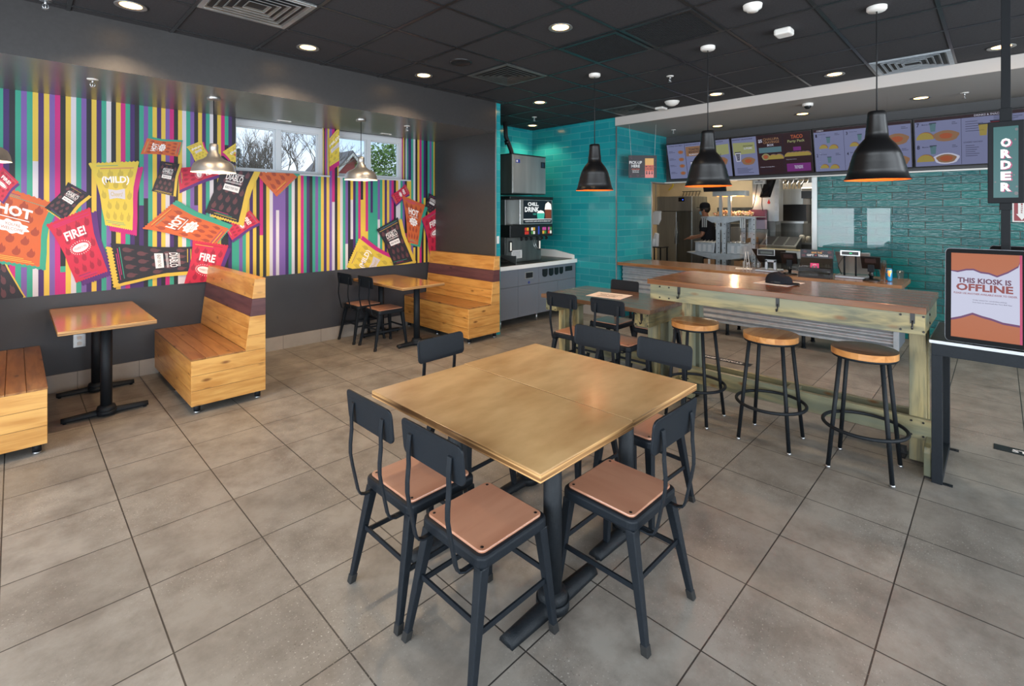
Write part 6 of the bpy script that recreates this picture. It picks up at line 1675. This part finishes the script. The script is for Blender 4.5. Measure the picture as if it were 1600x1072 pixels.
MB().sphere((.082, 0, 1.685), .102, 18, 12, 0, (1.05, .86, 1.0)).build('hair', mat('dark_hair', (26, 20, 18), .6), t)
b = MB(); b.lathe([(.100, 1.700), (.103, 1.74), (.090, 1.785), (.055, 1.812), (0, 1.820)], c=(.085, 0, 0), n=24); b.prism([(.16, -.07), (.225, -.055), (.25, 0), (.225, .055), (.16, .07)], 'z', 1.702, 1.710)
b.build('cap', M['cloth'], t, fixn=True)
b = MB().sphere((.155, 0, 1.605), .052, 16, 10, 0, (.75, 1.05, .95)); b.tube([(.16, .05, 1.62), (.09, .088, 1.64)], .003, 5); b.tube([(.16, -.05, 1.62), (.09, -.088, 1.64)], .003, 5); b.build('face_mask', M['mask'], t)
for sy in (-1, 1):
    MB().sphere((.083, sy * .09, 1.64), .024, 10, 8, 0, (.7, .4, 1.2)).build('ear', M['skin'], t)
    b = MB().sphere((.183, sy * .032, 1.668), .012, 10, 8, 0, (.6, 1.1, .8)); b.sphere((.189, sy * .032, 1.668), .0055, 8, 6, 1); b.build('eye', [M['paper'], M['black']], t)
MB().sphere((.165, 0, 1.665), .045, 14, 10, 0, (.55, 1.3, .62)).build('face', M['skin'], t)
MB().sphere((.196, 0, 1.645), .014, 10, 8, 0, (1, .8, 1.4)).build('nose', M['skin'], t)

# ================================================================== OUTSIDE THE HIGH WINDOWS
M['grass'] = mottled('winter_lawn', (110, 120, 70), (88, 100, 58), 1.2, .9)
struct('ground_outside', MB().box(-30, 60, 6.4, 80, -.3, -.15), M['grass'])
M['bark'] = mottled('hazed_bark', (140, 128, 118), (112, 102, 94), 8, .9)  # lightened, so distance haze is painted into the bark colour
M['leaf'] = mottled('spring_leaf', (130, 160, 84), (92, 128, 58), 3, .8)
M['conif'] = mottled('spruce_needle', (72, 96, 78), (50, 74, 60), 3, .9)
M['scrub'] = mottled('olive_scrub', (120, 118, 84), (96, 96, 70), 3, .9)
def bare_tree(x, y, h, seed, label):
    r = random.Random(seed); b = MB()
    def grow(p, d, ln, rad, dep):
        q = p + d * ln; b.cyl(p, q, rad, rad * .68, n=4, cap=False)
        if dep == 0: return
        for _ in range(3 if dep > 1 else 4):
            nd = (d + Vector((r.uniform(-.75, .75), r.uniform(-.75, .75), r.uniform(-.1, .6)))).normalized()
            s_ = r.uniform(.55, 1); grow(p + d * ln * s_, nd, ln * r.uniform(.6, .82), rad * .62, dep - 1)
    grow(Vector((0, 0, 0)), Vector((0, 0, 1)), h * .27, .085, 6)
    return tag(b.build('bare_tree', M['bark'], loc=(x, y, -.15)), label, 'tree', 'leafless trees outside the high windows')
bare_tree(5.15, 16, 6.6, 4, 'bare grey tree seen through the left pane of the left window')
bare_tree(9.9, 24.6, 9.6, 8, 'larger bare tree filling the right pane of the left window')
bare_tree(12.4, 36, 10.5, 12, 'thin bare tree farthest away through the left window')
def leafy(name, x, y, z, rx, ry, rz, n, sz, m, seed, label, trunk=True):
    r = random.Random(seed); t = thing(name, label, 'tree' if 'tree' in name else 'bush', (x, y, -.15))
    b = MB()
    for k in range(n):
        a = r.uniform(0, 2 * math.pi); c = r.uniform(-1, 1); q = r.uniform(.35, 1) ** .5; s_ = math.sqrt(1 - c * c)
        p = Vector((rx * q * s_ * math.cos(a) * (1 + .15 * math.sin(3 * a)), ry * q * s_ * math.sin(a), z + rz * q * c))
        u = Vector((r.uniform(-1, 1), r.uniform(-1, 1), r.uniform(-1, 1))).normalized(); w_ = u.orthogonal().normalized() * sz * r.uniform(.5, 1.2); u = u * sz * r.uniform(.5, 1.2)
        b.add([p - u, p + w_ * .6, p + u, p - w_ * .6], [(0, 1, 2, 3)], 0)
    b.build('foliage', M[m], t)
    if trunk:
        k = MB().cyl((0, 0, 0), (0, 0, z), .12, .05, n=8)
        for q in range(7):
            a = q * .9; k.cyl((0, 0, z * (.5 + q * .06)), (rx * .7 * math.cos(a), ry * .7 * math.sin(a), z + rz * .3 * math.sin(q * 2)), .035, .01, n=5)
        k.build('trunk', M['bark'], t)
leafy('green_tree', 12.1, 19.8, 3.3, 1.5, 1.2, 1.75, 5200, .10, 'leaf', 1, 'soft green tree filling the right pane of the right window')
leafy('green_tree', 9.06, 17, 2.3, .85, .7, 1.05, 1900, .085, 'leaf', 2, 'pale green bush-like tree below the gable in the right window')
leafy('bush', 10.65, 27.2, 1.5, 1.2, .6, 2.0, 2200, .11, 'scrub', 3, 'olive hedge along the bottom of the left window', False)
leafy('bush', 6.3, 19, 1.2, 1.0, .6, 1.75, 2000, .10, 'scrub', 7, 'brownish hedge at the lower left of the left window', False)
t = thing('spruce_tree', 'dark spruce at the left edge of the left window', 'tree', (8.75, 30, -.15)); b = MB(); r = random.Random(5)
for k in range(2600):
    z = r.uniform(.5, 5.3); rr_ = (5.4 - z) * .27 * r.uniform(.5, 1); a = r.uniform(0, 6.283); p = Vector((rr_ * math.cos(a), rr_ * math.sin(a), z - rr_ * .2)); o_ = Vector((math.cos(a), math.sin(a), -.35)) * .16; s_ = Vector((-math.sin(a), math.cos(a), 0)) * .03
    b.add([p - s_, p + o_, p + s_], [(0, 1, 2)], 0)
b.build('foliage', M['conif'], t); MB().cyl((0, 0, 0), (0, 0, 5.2), .12, .02, n=8).build('trunk', M['bark'], t)
t = thing('red_house', 'red gabled house with white trim seen through the right window', 'house', (13.35, 26, -.15))
MB().box(-1.0, 1.0, 0, 4, 0, 3.95).prism([(-1.0, 3.95), (1.0, 3.95), (0, 5.08)], 'y', 0, 4).build('walls', mottled('red_siding', (176, 84, 80), (160, 72, 70), 4, .7, stretch=(.2, .2, 6)), t, fixn=True)
MB().prism([(-1.25, 3.78), (-1.12, 3.72), (0, 5.02), (1.12, 3.72), (1.25, 3.78), (0, 5.22)], 'y', -.25, 4.2).build('roof', mat('roof_shingle', (120, 116, 118), .8), t, fixn=True)
MB().prism([(-1.22, 3.72), (-1.10, 3.64), (0, 4.90), (1.10, 3.64), (1.22, 3.72), (0, 5.06)], 'y', -.30, -.24).build('gable_trim', M['white'], t, fixn=True)
f = MB().box(-.3, .3, -.04, 0, 3.0, 3.9).build('window', M['white'], t); MB().box(-.24, .24, -.06, -.04, 3.06, 3.84).build('pane', M['black'], f)
